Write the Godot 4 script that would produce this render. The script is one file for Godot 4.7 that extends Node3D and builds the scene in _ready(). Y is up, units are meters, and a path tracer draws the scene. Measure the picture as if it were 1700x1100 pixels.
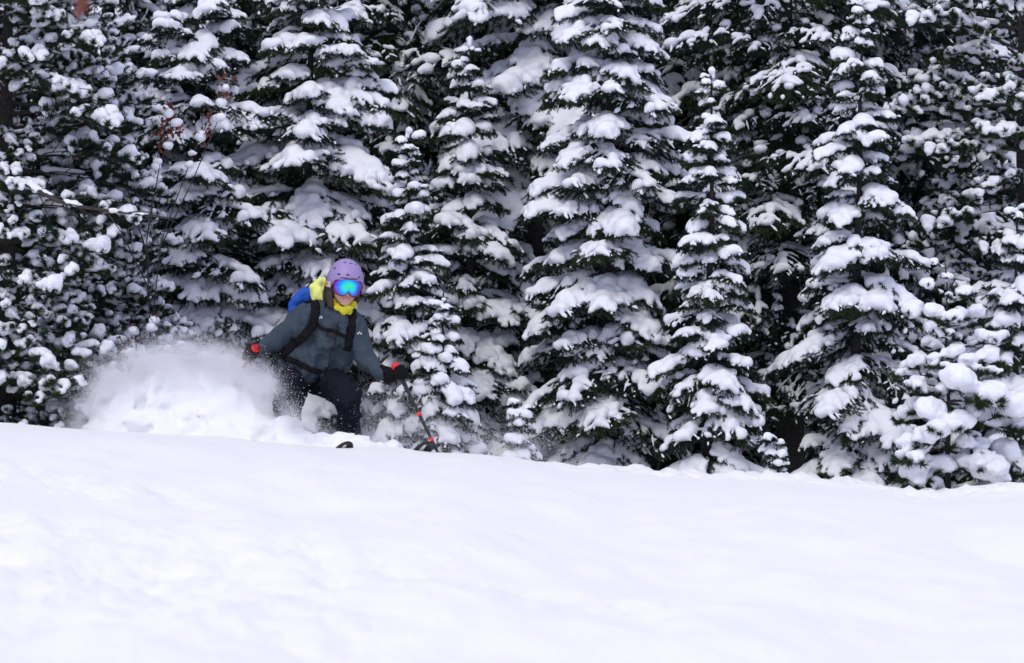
extends Node3D
# A skier in powder before a wall of snow-laden firs.  Metres, y up, the skier near the origin, the camera 25 m down the slope.

const EYE := Vector3(0, 0.85, 25)
const FOC := 5750.0                # focal length in pixels of the 1700 x 1100 photograph

var rng := RandomNumberGenerator.new()
var lump := FastNoiseLite.new()
var drift := FastNoiseLite.new()
var M := {}
var lib := {}


# ------------------------------------------------------------------ helpers

func rnd(a: float, b: float) -> float:
	return rng.randf_range(a, b)


func at(px: float, py: float, z: float) -> Vector3:
	var k := (EYE.z - z) / FOC
	return Vector3((px - 850.0) * k, EYE.y - (py - 550.0) * k, z)


class Tri:                         # loose triangles
	var v := PackedVector3Array()
	var n := PackedVector3Array()
	var c := PackedColorArray()

	func tri(a: Vector3, b: Vector3, d: Vector3) -> void:
		var k := (b - a).cross(d - a).normalized()
		v.append_array([a, d, b])
		n.append_array([k, k, k])

	func smooth(a: Vector3, b: Vector3, d: Vector3, na: Vector3, nb: Vector3, nd: Vector3) -> void:
		v.append_array([a, d, b])
		n.append_array([na, nd, nb])

	func tube(p: Array, r: Array, sides: int, cap := true) -> void:
		var rings := []
		var last := Vector3.UP
		for i in p.size():
			var d: Vector3 = (p[mini(i + 1, p.size() - 1)] - p[maxi(i - 1, 0)]).normalized()
			var side := last.cross(d)
			if side.length() < 0.05:
				side = Vector3.RIGHT.cross(d)
			side = side.normalized()
			var up := d.cross(side)
			last = up
			var ring := []
			for k in sides:
				var a := TAU * k / sides
				ring.append(side * cos(a) + up * sin(a))
			rings.append(ring)
		for i in p.size() - 1:
			for k in sides:
				var k2 := (k + 1) % sides
				var a: Vector3 = p[i] + rings[i][k] * r[i]
				var b: Vector3 = p[i] + rings[i][k2] * r[i]
				var d: Vector3 = p[i + 1] + rings[i + 1][k] * r[i + 1]
				var e: Vector3 = p[i + 1] + rings[i + 1][k2] * r[i + 1]
				smooth(a, b, e, rings[i][k], rings[i][k2], rings[i + 1][k2])
				smooth(a, e, d, rings[i][k], rings[i + 1][k2], rings[i + 1][k])
		if cap:
			for k in sides:
				var k2 := (k + 1) % sides
				var z: int = p.size() - 1
				tri(p[z], p[z] + rings[z][k] * r[z], p[z] + rings[z][k2] * r[z])
				tri(p[0], p[0] + rings[0][k2] * r[0], p[0] + rings[0][k] * r[0])

	func needle(p: Vector3, d: Vector3, side: Vector3, l: float, w: float) -> void:
		tri(p - side * w, p + side * w, p + d * l)

	func put(m: ArrayMesh, mat: Material) -> void:
		if v.is_empty():
			return
		var a := []
		a.resize(Mesh.ARRAY_MAX)
		a[Mesh.ARRAY_VERTEX] = v
		a[Mesh.ARRAY_NORMAL] = n
		if c.size() == v.size():
			a[Mesh.ARRAY_COLOR] = c
		m.add_surface_from_arrays(Mesh.PRIMITIVE_TRIANGLES, a)
		m.surface_set_material(m.get_surface_count() - 1, mat)


class Field:                       # a smooth union of rounded shapes, meshed by surface nets
	var lo: Vector3
	var c: float
	var s: float
	var nx: int
	var ny: int
	var nz: int
	var f := PackedFloat32Array()

	func _init(a: Vector3, b: Vector3, cell: float, soft: float) -> void:
		lo = a
		c = cell
		s = soft
		nx = int(ceil((b.x - a.x) / c)) + 2
		ny = int(ceil((b.y - a.y) / c)) + 2
		nz = int(ceil((b.z - a.z) / c)) + 2
		f.resize(nx * ny * nz)

	func span(a: Vector3, b: Vector3) -> Array:
		var l := ((a - lo) / c).floor().max(Vector3.ZERO)
		var h := ((b - lo) / c).ceil().min(Vector3(nx - 1, ny - 1, nz - 1))
		return [int(l.x), int(l.y), int(l.z), int(h.x) + 1, int(h.y) + 1, int(h.z) + 1]

	func cap(a: Vector3, b: Vector3, ra: float, rb: float) -> void:
		var m := Vector3.ONE * (maxf(ra, rb) + 4.0 * s)
		var q := span(a.min(b) - m, a.max(b) + m)
		var ab := b - a
		var inv := 1.0 / maxf(ab.length_squared(), 1e-9)
		var far := 4.0 * s
		for z in range(q[2], q[5]):
			for y in range(q[1], q[4]):
				var i := (z * ny + y) * nx
				for x in range(q[0], q[3]):
					var p := lo + Vector3(x, y, z) * c - a
					var t := clampf(p.dot(ab) * inv, 0.0, 1.0)
					var d := (p - ab * t).length() - lerpf(ra, rb, t)
					if d < far:
						f[i + x] += exp(-d / s)

	func ball(o: Vector3, r: Vector3, turn := Basis()) -> void:
		var least := minf(r.x, minf(r.y, r.z))
		var m := Vector3.ONE * (maxf(r.x, maxf(r.y, r.z)) + 4.0 * s)
		var q := span(o - m, o + m)
		var back := turn.transposed()
		for z in range(q[2], q[5]):
			for y in range(q[1], q[4]):
				var i := (z * ny + y) * nx
				for x in range(q[0], q[3]):
					var p := back * (lo + Vector3(x, y, z) * c - o)
					var k := (p / r).length()
					var d := k * (k - 1.0) / maxf((p / (r * r)).length(), 1e-5)
					if k < 0.2:
						d = (k - 1.0) * least
					if d < 4.0 * s:
						f[i + x] += exp(-d / s)

	func keep(o: Vector3, n: Vector3) -> void:       # cut away what lies on the side the normal points to
		for z in nz:
			for y in ny:
				var i := (z * ny + y) * nx
				for x in nx:
					if f[i + x] > 1e-6:
						f[i + x] = minf(f[i + x], exp(clampf(-(lo + Vector3(x, y, z) * c - o).dot(n) / s, -60.0, 60.0)))

	func rough(noise: FastNoiseLite, amount: float, shift := Vector3.ZERO, stretch := Vector3.ONE) -> void:
		for z in nz:
			for y in ny:
				var i := (z * ny + y) * nx
				for x in nx:
					var g := f[i + x]
					if g > 0.02 and g < 60.0:
						f[i + x] = g * exp(noise.get_noise_3dv((lo + Vector3(x, y, z) * c) * stretch + shift) * amount / s)

	func dist(p: Vector3) -> float:
		var q := ((p - lo) / c).clamp(Vector3.ZERO, Vector3(nx - 1.01, ny - 1.01, nz - 1.01))
		var b := q.floor()
		var t := q - b
		var i := (int(b.z) * ny + int(b.y)) * nx + int(b.x)
		var g := 0.0
		for k in 8:
			var w := (t.x if k & 1 else 1.0 - t.x) * (t.y if k & 2 else 1.0 - t.y) * (t.z if k & 4 else 1.0 - t.z)
			g += w * -s * log(maxf(f[i + (1 if k & 1 else 0) + (nx if k & 2 else 0) + (nx * ny if k & 4 else 0)], 1e-4))
		return g

	func grad(p: Vector3) -> Vector3:
		return Vector3(dist(p + Vector3(c, 0, 0)) - dist(p - Vector3(c, 0, 0)), dist(p + Vector3(0, c, 0)) - dist(p - Vector3(0, c, 0)), dist(p + Vector3(0, 0, c)) - dist(p - Vector3(0, 0, c))).normalized()

	func put(m: ArrayMesh, mat: Material, tint = null) -> void:
		var id := PackedInt32Array()
		id.resize(f.size())
		id.fill(-1)
		var v := PackedVector3Array()
		var step := [0, 1, nx, nx + 1, nx * ny, nx * ny + 1, nx * ny + nx, nx * ny + nx + 1]
		var off := [Vector3(0, 0, 0), Vector3(1, 0, 0), Vector3(0, 1, 0), Vector3(1, 1, 0), Vector3(0, 0, 1), Vector3(1, 0, 1), Vector3(0, 1, 1), Vector3(1, 1, 1)]
		var ends := [[0, 1], [2, 3], [4, 5], [6, 7], [0, 2], [1, 3], [4, 6], [5, 7], [0, 4], [1, 5], [2, 6], [3, 7]]
		var s1 := nx
		var s2 := nx * ny
		for z in nz - 1:
			for y in ny - 1:
				var row := (z * ny + y) * nx
				for x in nx - 1:
					var i := row + x
					var n := int(f[i] > 1.0) + int(f[i + 1] > 1.0) + int(f[i + s1] > 1.0) + int(f[i + s1 + 1] > 1.0) + int(f[i + s2] > 1.0) + int(f[i + s2 + 1] > 1.0) + int(f[i + s2 + s1] > 1.0) + int(f[i + s2 + s1 + 1] > 1.0)
					if n == 0 or n == 8:
						continue
					var sum := Vector3.ZERO
					var hits := 0
					for e in ends:
						var a := f[i + step[e[0]]]
						var b := f[i + step[e[1]]]
						if (a > 1.0) != (b > 1.0):
							var la := log(maxf(a, 1e-4))
							var lb := log(maxf(b, 1e-4))
							sum += off[e[0]].lerp(off[e[1]], la / (la - lb))
							hits += 1
					id[i] = v.size()
					v.append(lo + (Vector3(x, y, z) + sum / hits) * c)
		var idx := PackedInt32Array()
		var nrm := PackedVector3Array()
		nrm.resize(v.size())
		var ways := [[1, s1, s2], [s1, s2, 1], [s2, 1, s1]]
		for z in range(1, nz - 1):
			for y in range(1, ny - 1):
				var row := (z * ny + y) * nx
				for x in range(1, nx - 1):
					var i := row + x
					var inside := f[i] > 1.0
					for w in ways:
						if (f[i + w[0]] > 1.0) == inside:
							continue
						var a := id[i - w[1] - w[2]]
						var b := id[i - w[2]]
						var d := id[i]
						var e := id[i - w[1]]
						if a < 0 or b < 0 or d < 0 or e < 0:
							continue
						if not inside:
							var t := b
							b = e
							e = t
						var k := (v[d] - v[a]).cross(v[e] - v[b])
						nrm[a] += k
						nrm[b] += k
						nrm[d] += k
						nrm[e] += k
						idx.append_array([a, d, b, a, e, d])
		for i in nrm.size():
			nrm[i] = nrm[i].normalized()
		if v.is_empty():
			return
		var arr := []
		arr.resize(Mesh.ARRAY_MAX)
		arr[Mesh.ARRAY_VERTEX] = v
		arr[Mesh.ARRAY_NORMAL] = nrm
		arr[Mesh.ARRAY_INDEX] = idx
		if tint != null:
			var col := PackedColorArray()
			for p in v:
				col.append(tint.call(p))
			arr[Mesh.ARRAY_COLOR] = col
		m.add_surface_from_arrays(Mesh.PRIMITIVE_TRIANGLES, arr)
		m.surface_set_material(m.get_surface_count() - 1, mat)


func obj(called: String, mesh: Mesh, parent: Node = self) -> MeshInstance3D:
	var o := MeshInstance3D.new()
	o.name = called
	o.mesh = mesh
	parent.add_child(o, true)
	return o


func numbered(called: String) -> String:
	if not has_node(called):
		return called
	var k := 1
	while has_node("%s_%03d" % [called, k]):
		k += 1
	return "%s_%03d" % [called, k]


func tag(o: Node, label: String, category := "", group := "", kind := "") -> void:
	if label:
		o.set_meta("label", label)
	if category:
		o.set_meta("category", category)
	if group:
		o.set_meta("group", group)
	if kind:
		o.set_meta("kind", kind)


func thing(called: String, label: String, category: String, where := Vector3.ZERO, group := "") -> Node3D:
	var o := Node3D.new()
	o.name = numbered(called)
	add_child(o)
	o.position = where
	tag(o, label, category, group)
	return o


func from_field(called: String, f: Field, mat: Material, parent: Node, tint = null) -> MeshInstance3D:
	var m := ArrayMesh.new()
	f.put(m, mat, tint)
	return obj(called, m, parent)


func from_tri(called: String, t: Tri, mat: Material, parent: Node) -> MeshInstance3D:
	var m := ArrayMesh.new()
	t.put(m, mat)
	return obj(called, m, parent)


# ------------------------------------------------------------------ materials

func noise_tex(freq: float, kind: int, octaves: int, ramp = null, size := 256, seed_ := 1, normal := 0.0) -> NoiseTexture2D:
	var n := FastNoiseLite.new()
	n.seed = seed_
	n.noise_type = kind
	n.frequency = freq
	n.fractal_octaves = octaves
	var t := NoiseTexture2D.new()
	t.width = size
	t.height = size
	t.seamless = true
	t.noise = n
	if normal > 0.0:
		t.as_normal_map = true
		t.bump_strength = normal
	elif ramp != null:
		var g := Gradient.new()
		g.offsets = PackedFloat32Array([0.0, 0.5, 1.0])
		g.colors = PackedColorArray(ramp)
		t.color_ramp = g
	return t


func mat(called: String, linear: Color, rough := 0.8) -> StandardMaterial3D:
	var m := StandardMaterial3D.new()
	m.resource_name = called
	m.albedo_color = linear.linear_to_srgb()
	m.roughness = rough
	M[called] = m
	return m


func make_materials() -> void:
	var sn := mat("snow", Color(0.845, 0.862, 0.91), 0.75)
	sn.metallic_specular = 0.25
	sn.uv1_triplanar = true
	sn.uv1_scale = Vector3.ONE * 2.2
	sn.heightmap_enabled = true
	sn.heightmap_texture = noise_tex(0.06, FastNoiseLite.TYPE_SIMPLEX, 4)
	sn.heightmap_scale = 0.25
	var gs := mat("ground_snow", Color(0.90, 0.888, 0.875), 0.7)
	gs.metallic_specular = 0.25
	gs.uv1_triplanar = true
	gs.uv1_world_triplanar = true
	gs.uv1_scale = Vector3.ONE * 0.7
	gs.heightmap_enabled = true
	gs.heightmap_texture = noise_tex(0.03, FastNoiseLite.TYPE_SIMPLEX, 5, null, 512)
	gs.heightmap_scale = 0.8
	var pw := mat("powder", Color(0.93, 0.93, 0.94), 0.9)
	pw.metallic_specular = 0.1
	pw.backlight_enabled = true
	pw.backlight = Color(0.9, 0.9, 0.92)
	mat("powder_heart", Color(0.88, 0.885, 0.90), 0.95).metallic_specular = 0.05
	for k in 3:
		var nd := mat("needles_%d" % k, [Color(0.016, 0.030, 0.022), Color(0.024, 0.042, 0.026), Color(0.034, 0.056, 0.026)][k], 0.6)
		nd.metallic_specular = 0.15
	mat("twig", Color(0.045, 0.037, 0.034), 0.9)
	var bk := mat("bark", Color(1, 1, 1), 0.95)
	bk.albedo_texture = noise_tex(0.05, FastNoiseLite.TYPE_SIMPLEX, 5, [Color(0.12, 0.11, 0.11), Color(0.24, 0.22, 0.22), Color(0.39, 0.37, 0.37)], 256, 4)
	bk.uv1_triplanar = true
	bk.uv1_scale = Vector3(9, 2.5, 9)
	bk.heightmap_enabled = true
	bk.heightmap_texture = noise_tex(0.06, FastNoiseLite.TYPE_CELLULAR, 3, null, 256, 9)
	bk.heightmap_scale = 1.5
	for k in 3:
		var lf := mat("dead_leaf_%d" % k, [Color(0.12, 0.032, 0.020), Color(0.075, 0.024, 0.018), Color(0.17, 0.048, 0.024)][k], 0.7)
		lf.backlight_enabled = true
		lf.backlight = Color(0.4, 0.2, 0.12)
	# the skier
	var jk := cloth("jacket", Color(0.046, 0.066, 0.086))
	jk.metallic_specular = 0.3
	cloth("pants", Color(0.011, 0.011, 0.020))
	cloth("black_cloth", Color(0.008, 0.008, 0.009))
	cloth("webbing", Color(0.010, 0.010, 0.012))
	cloth("blue_pack", Color(0.010, 0.085, 0.48))
	cloth("neon_yellow", Color(0.80, 0.85, 0.24))
	cloth("gaiter", Color(0.60, 0.55, 0.02))
	for q in ["pants", "black_cloth", "webbing"]:
		M[q].metallic_specular = 0.2
		M[q].rim_enabled = false
	mat("skin", Color(0.66, 0.36, 0.28), 0.5)
	mat("lips", Color(0.54, 0.23, 0.19), 0.5)
	mat("hair", Color(0.028, 0.016, 0.010), 0.5)
	mat("helmet", Color(0.33, 0.245, 0.48), 0.5)
	mat("vent", Color(0.035, 0.025, 0.07), 0.8)
	mat("frame", Color(0.16, 0.02, 0.06), 0.4)
	mat("strap", Color(0.60, 0.48, 0.42), 0.8)
	mat("strap_orange", Color(0.62, 0.20, 0.08), 0.8)
	var ln := mat("lens", Color(1, 1, 1), 0.12)
	ln.vertex_color_use_as_albedo = true
	ln.metallic = 0.25
	ln.clearcoat_enabled = true
	ln.clearcoat = 0.4
	ln.clearcoat_roughness = 0.05
	mat("red_plastic", Color(0.80, 0.025, 0.025), 0.4)
	mat("black_plastic", Color(0.012, 0.012, 0.013), 0.45)
	mat("pole_metal", Color(0.018, 0.018, 0.02), 0.5)
	mat("ski_top", Color(0.010, 0.010, 0.012), 0.3)
	mat("white_print", Color(0.7, 0.7, 0.72), 0.6)
	mat("metal_edge", Color(0.4, 0.4, 0.42), 0.3).metallic = 0.9


func cloth(called: String, c: Color) -> StandardMaterial3D:
	var m := mat(called, c, 0.78)
	m.uv1_triplanar = true
	m.uv1_scale = Vector3.ONE * 6.0
	m.heightmap_enabled = true
	m.heightmap_texture = M.get("weave_source", noise_tex(0.05, FastNoiseLite.TYPE_SIMPLEX, 3, null, 128, 21))
	M["weave_source"] = m.heightmap_texture
	m.heightmap_scale = 0.5
	m.rim_enabled = true
	m.rim = 0.08
	return m


# ------------------------------------------------------------------ ground

const CREST := [[-2500, 690], [-300, 694], [0, 702], [90, 708], [180, 714], [330, 722], [480, 736], [600, 744], [760, 752], [880, 766], [1000, 777], [1120, 786], [1300, 794], [1420, 802], [1500, 817], [1600, 817], [1700, 808], [1900, 820], [4000, 850]]

func crest(x: float) -> float:
	var px := 850.0 + x / 24.0 * FOC
	for i in CREST.size() - 1:
		if px < CREST[i + 1][0] or i == CREST.size() - 2:
			var t := clampf((px - CREST[i][0]) / (CREST[i + 1][0] - CREST[i][0]), 0.0, 1.0)
			t = lerpf(t, t * t * (3 - 2 * t), 0.5)
			return EYE.y - (lerpf(CREST[i][1], CREST[i + 1][1], t) - 550.0) / FOC * 24.0
	return 0.0


func ground_at(x: float, z: float) -> float:
	var u := z - 1.0
	var fall := 0.0
	if u < 0.0:
		fall = 0.16 * (sqrt(u * u + 0.16) - 0.4) if u > -5.0 else 0.16 * (4.616 + (1.0 - exp((u + 5.0) / 3.0)) * 3.0)
		fall *= lerpf(1.0, 0.42, smoothstep(0.9, 2.2, x))
		if u < -12.0:
			fall -= (-12.0 - u) * 0.10 if u > -60.0 else 4.8 + (-60.0 - u) * 0.03
	else:
		fall = 0.020 * u
	var h := crest(x) - fall
	var near := smoothstep(0.0, 4.0, u)
	h += drift.get_noise_2d(x * 0.8, z * 0.4) * 0.06 * (0.15 + near) + drift.get_noise_2d(x * 2.0 + 70.0, z * 0.8) * 0.024 * (0.5 + near * 0.8)
	h += lump.get_noise_2d(x * 0.30 + 31.0, z * 0.13) * 0.016 * near
	# old churned tracks: at lower left, a clod line further up, a shallow trough towards the middle
	var churn := smoothstep(0.2, -1.0, x) * smoothstep(8.0, 10.0, z) * smoothstep(15.0, 12.5, z) + 0.8 * smoothstep(0.9, 0.2, absf(x + 2.3)) * smoothstep(0.8, 0.2, absf(z - 6.6)) + 0.6 * smoothstep(1.0, 0.2, absf(x - 0.25)) * smoothstep(1.0, 0.3, absf(z - 11.0))
	if churn > 0.01:
		h += churn * (lump.get_noise_2d(x * 0.42, z * 0.20) * 0.042 + lump.get_noise_2d(x * 1.2 + 9.0, z * 0.6) * 0.026)
	# drifts and fallen clods where the slope meets the trees
	var foot := smoothstep(0.7, 0.1, u) * smoothstep(-5.0, -2.5, u) * smoothstep(-0.5, 1.0, x)
	if foot > 0.01:
		h += foot * (lump.get_noise_2d(x * 0.42, z * 0.42) * 0.05 + lump.get_noise_2d(x * 1.1 + 5.0, z * 1.1) * 0.022)
	return h


func make_ground() -> void:
	var xs := []
	var zs := []
	var x := -300.0
	while x < 300.0:
		xs.append(x)
		x += 0.055 if absf(x + 0.02) < 4.6 else clampf(absf(x) * 0.16 - 0.55, 0.06, 40.0)
	xs.append(300.0)
	var z := -420.0
	while z < 60.0:
		zs.append(z)
		z += 0.07 if z > -3.0 and z < 13.5 else (clampf((-3.0 - z) * 0.16, 0.1, 40.0) if z < 0.0 else clampf((z - 13.0) * 0.25, 0.1, 8.0))
	zs.append(60.0)
	var v := PackedVector3Array()
	for b in zs:
		for a in xs:
			v.append(Vector3(a, ground_at(a, b), b))
	var n := PackedVector3Array()
	n.resize(v.size())
	var w := xs.size()
	var idx := PackedInt32Array()
	for j in zs.size() - 1:
		for i in w - 1:
			var a := j * w + i
			idx.append_array([a, a + 1, a + w + 1, a, a + w + 1, a + w])
			var k := (v[a + w] - v[a + 1]).cross(v[a + w + 1] - v[a])
			for q in [a, a + 1, a + w, a + w + 1]:
				n[q] += k
	for i in n.size():
		n[i] = n[i].normalized()
	var arr := []
	arr.resize(Mesh.ARRAY_MAX)
	arr[Mesh.ARRAY_VERTEX] = v
	arr[Mesh.ARRAY_NORMAL] = n
	arr[Mesh.ARRAY_INDEX] = idx
	var m := ArrayMesh.new()
	m.add_surface_from_arrays(Mesh.PRIMITIVE_TRIANGLES, arr)
	m.surface_set_material(0, M.ground_snow)
	tag(obj("snow_ground", m), "open snowy slope in the foreground below the skier", "", "", "structure")


# ------------------------------------------------------------------ boughs (a library; trees share its meshes)

func curve(p: Vector3, d: Vector3, l: float, droop: float, n: int) -> Array:
	var out := [p]
	var e := d.normalized()
	for i in n:
		e = (e + Vector3(rnd(-0.06, 0.06), -droop / n + rnd(-0.03, 0.03), rnd(-0.06, 0.06))).normalized()
		out.append(out[-1] + e * l / n)
	return out


func along(c: Array, t: float) -> Vector3:
	var k := t * (c.size() - 1)
	var i := mini(int(k), c.size() - 2)
	return (c[i] as Vector3).lerp(c[i + 1], k - i)


func brush(t: Tri, c: Array, l: float, density: float, size: float, from := 0.08) -> void:
	var n := int(l * density)
	for i in n:
		var u := lerpf(from, 1.0, (i + rng.randf()) / n)
		var p := along(c, u)
		var d := (along(c, minf(u + 0.1, 1.0)) - along(c, maxf(u - 0.1, 0.0))).normalized()
		var r := Vector3(rnd(-1, 1), rnd(-1, 1) + 0.15, rnd(-1, 1))
		r = (r - d * r.dot(d)).normalized()
		var e := (r + d * rnd(0.35, 1.2)).normalized()
		t.needle(p, e, e.cross(Vector3(rnd(-1, 1), rnd(-1, 1), rnd(-1, 1))).normalized(), size * rnd(0.7, 1.15), 0.0030)


func fir_bough(L: float, snow: float, thick: float, seed_: int) -> Array:
	rng.seed = seed_
	var nd := Tri.new()
	var wd := Tri.new()
	var main := curve(Vector3.ZERO, Vector3(1, rnd(-0.05, 0.22), 0), L, rnd(0.45, 0.95), 8)
	var radii := []
	for i in main.size():
		radii.append(lerpf(0.004 + 0.007 * L, 0.002, float(i) / (main.size() - 1)))
	wd.tube(main, radii, 5, false)
	brush(nd, main, L, 420.0, 0.028, 0.10)
	var twigs := [[main, L, 1.0]]
	var n := int(4 + L * 17)
	for i in n:
		var u := lerpf(0.14, 0.96, (i + rnd(0.1, 0.9)) / n)
		var side := 1.0 if i % 2 else -1.0
		var l := (L * 0.52 * pow(1.0 - u, 0.75) * smoothstep(0.0, 0.3, u) + 0.07) * rnd(0.75, 1.2)
		var d := (along(main, minf(u + 0.1, 1.0)) - along(main, maxf(u - 0.1, 0.0))).normalized()
		var e := (d * rnd(0.55, 0.95) + Vector3(0, rnd(-0.12, 0.14), side)).normalized()
		var c := curve(along(main, u), e, l, rnd(0.35, 0.9), 4)
		wd.tube(c, [0.0035, 0.003, 0.0025, 0.002, 0.0015], 3, false)
		brush(nd, c, l, 480.0, 0.026)
		twigs.append([c, l, 0.0])
		var k := int(l * 13)
		for j in k:
			var w := lerpf(0.25, 0.9, (j + rng.randf()) / maxi(k, 1))
			var ll := l * 0.42 * (1.1 - w) + 0.035
			var s := 1.0 if j % 2 else -1.0
			var g := (e * 0.8 + e.cross(Vector3.UP).normalized() * s * 0.8 + Vector3(0, rnd(-0.3, 0.1), 0)).normalized()
			var cc := curve(along(c, w), g, ll, rnd(0.2, 0.8), 2)
			brush(nd, cc, ll, 520.0, 0.025)
			if rng.randf() < 0.65:
				twigs.append([cc, ll, 0.0])
	# ragged twigs that hang from the underside
	for i in int(10 + L * 50):
		var u := rnd(0.08, 0.98)
		var p := along(main, u) + Vector3(0, -0.01, rnd(-0.30, 0.30) * L * (1.05 - u))
		var l := rnd(0.06, 0.14) * (0.7 + 0.5 * L)
		var c := curve(p, Vector3(rnd(0.2, 1.1), rnd(-1.3, -0.2), rnd(-0.8, 0.8)), l, 0.3, 2)
		brush(nd, c, l, 480.0, 0.025)
	var lo := Vector3.ZERO
	var hi := Vector3.ZERO
	for t in twigs:
		for p in t[0]:
			lo = lo.min(p)
			hi = hi.max(p)
	var pad := Vector3.ONE * (0.10 + thick * 1.5)
	var fd := Field.new(lo - pad, hi + pad, 0.012 if L < 0.5 else 0.0155, 0.015)
	for t in twigs:
		var keepit: bool = (t[2] > 0.5 and snow > 0.4) or rng.randf() < snow * (1.0 if t[1] > 0.09 else 0.55)
		if not keepit:
			continue
		var l: float = t[1]
		var steps := maxi(2, int(l / 0.07))
		var a := Vector3.ZERO
		var ra := 0.0
		var fat := thick * rnd(0.6, 1.05) * (0.55 + 0.45 * smoothstep(0.05, 0.3, l))
		for k in steps + 1:
			var u := lerpf(0.2 if t[2] > 0.5 else 0.05, rnd(0.5, 0.8) if t[2] < 0.5 else 0.93, float(k) / steps)
			var r := fat * rnd(0.65, 1.15) * (0.6 if k == steps else 1.0)
			var p := along(t[0], u) + Vector3(0, r * 0.85 + 0.008, 0)
			if k > 0 and rng.randf() < 0.6 + 0.4 * snow:
				fd.cap(a, p, ra, r)
			a = p
			ra = r
	for i in int((3 + L * 10) * (snow if snow > 0.4 else 0.9)):          # the big mounds
		var r := thick * rnd(1.15, 2.15)
		var t: Array = twigs[rng.randi() % twigs.size()] if rng.randf() < 0.45 else twigs[0]
		if t[1] < 0.12:
			t = twigs[0]
		var p := along(t[0], rnd(0.35, 0.95) if t[2] > 0.5 else rnd(0.25, 0.75)) + Vector3(0, r * 0.5 + 0.006, rnd(-0.03, 0.03))
		fd.ball(p, Vector3(r * rnd(0.9, 1.35), r * rnd(0.72, 0.95), r * rnd(0.9, 1.35)), Basis(Vector3.UP, rnd(0, TAU)))
	fd.rough(lump, 0.011, Vector3(seed_, 0, 0))
	var dust := Tri.new()                     # thin snow lying along the lesser twigs
	for t in twigs:
		if t[2] < 0.5 and rng.randf() < (0.3 + 0.6 * snow if snow > 0.4 else 0.3):
			var w := rnd(0.007, 0.014)
			var c := []
			var d0 := rnd(0.0, 0.45)
			var d1 := rnd(0.55, 0.85)
			for k in 5:
				c.append(along(t[0], lerpf(d0, d1, k / 4.0)) + Vector3(rnd(-0.004, 0.004), w * 0.7 + 0.006, rnd(-0.004, 0.004)))
			dust.tube(c, [w * 0.5, w * rnd(0.7, 1.1), w * rnd(0.8, 1.4), w * rnd(0.6, 1.0), w * 0.35], 6)
	var fm := ArrayMesh.new()
	nd.put(fm, M["needles_%d" % (seed_ % 3)])
	wd.put(fm, M.twig)
	var sm := ArrayMesh.new()
	fd.put(sm, M.snow)
	dust.put(sm, M.snow)
	return [fm, sm]


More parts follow.
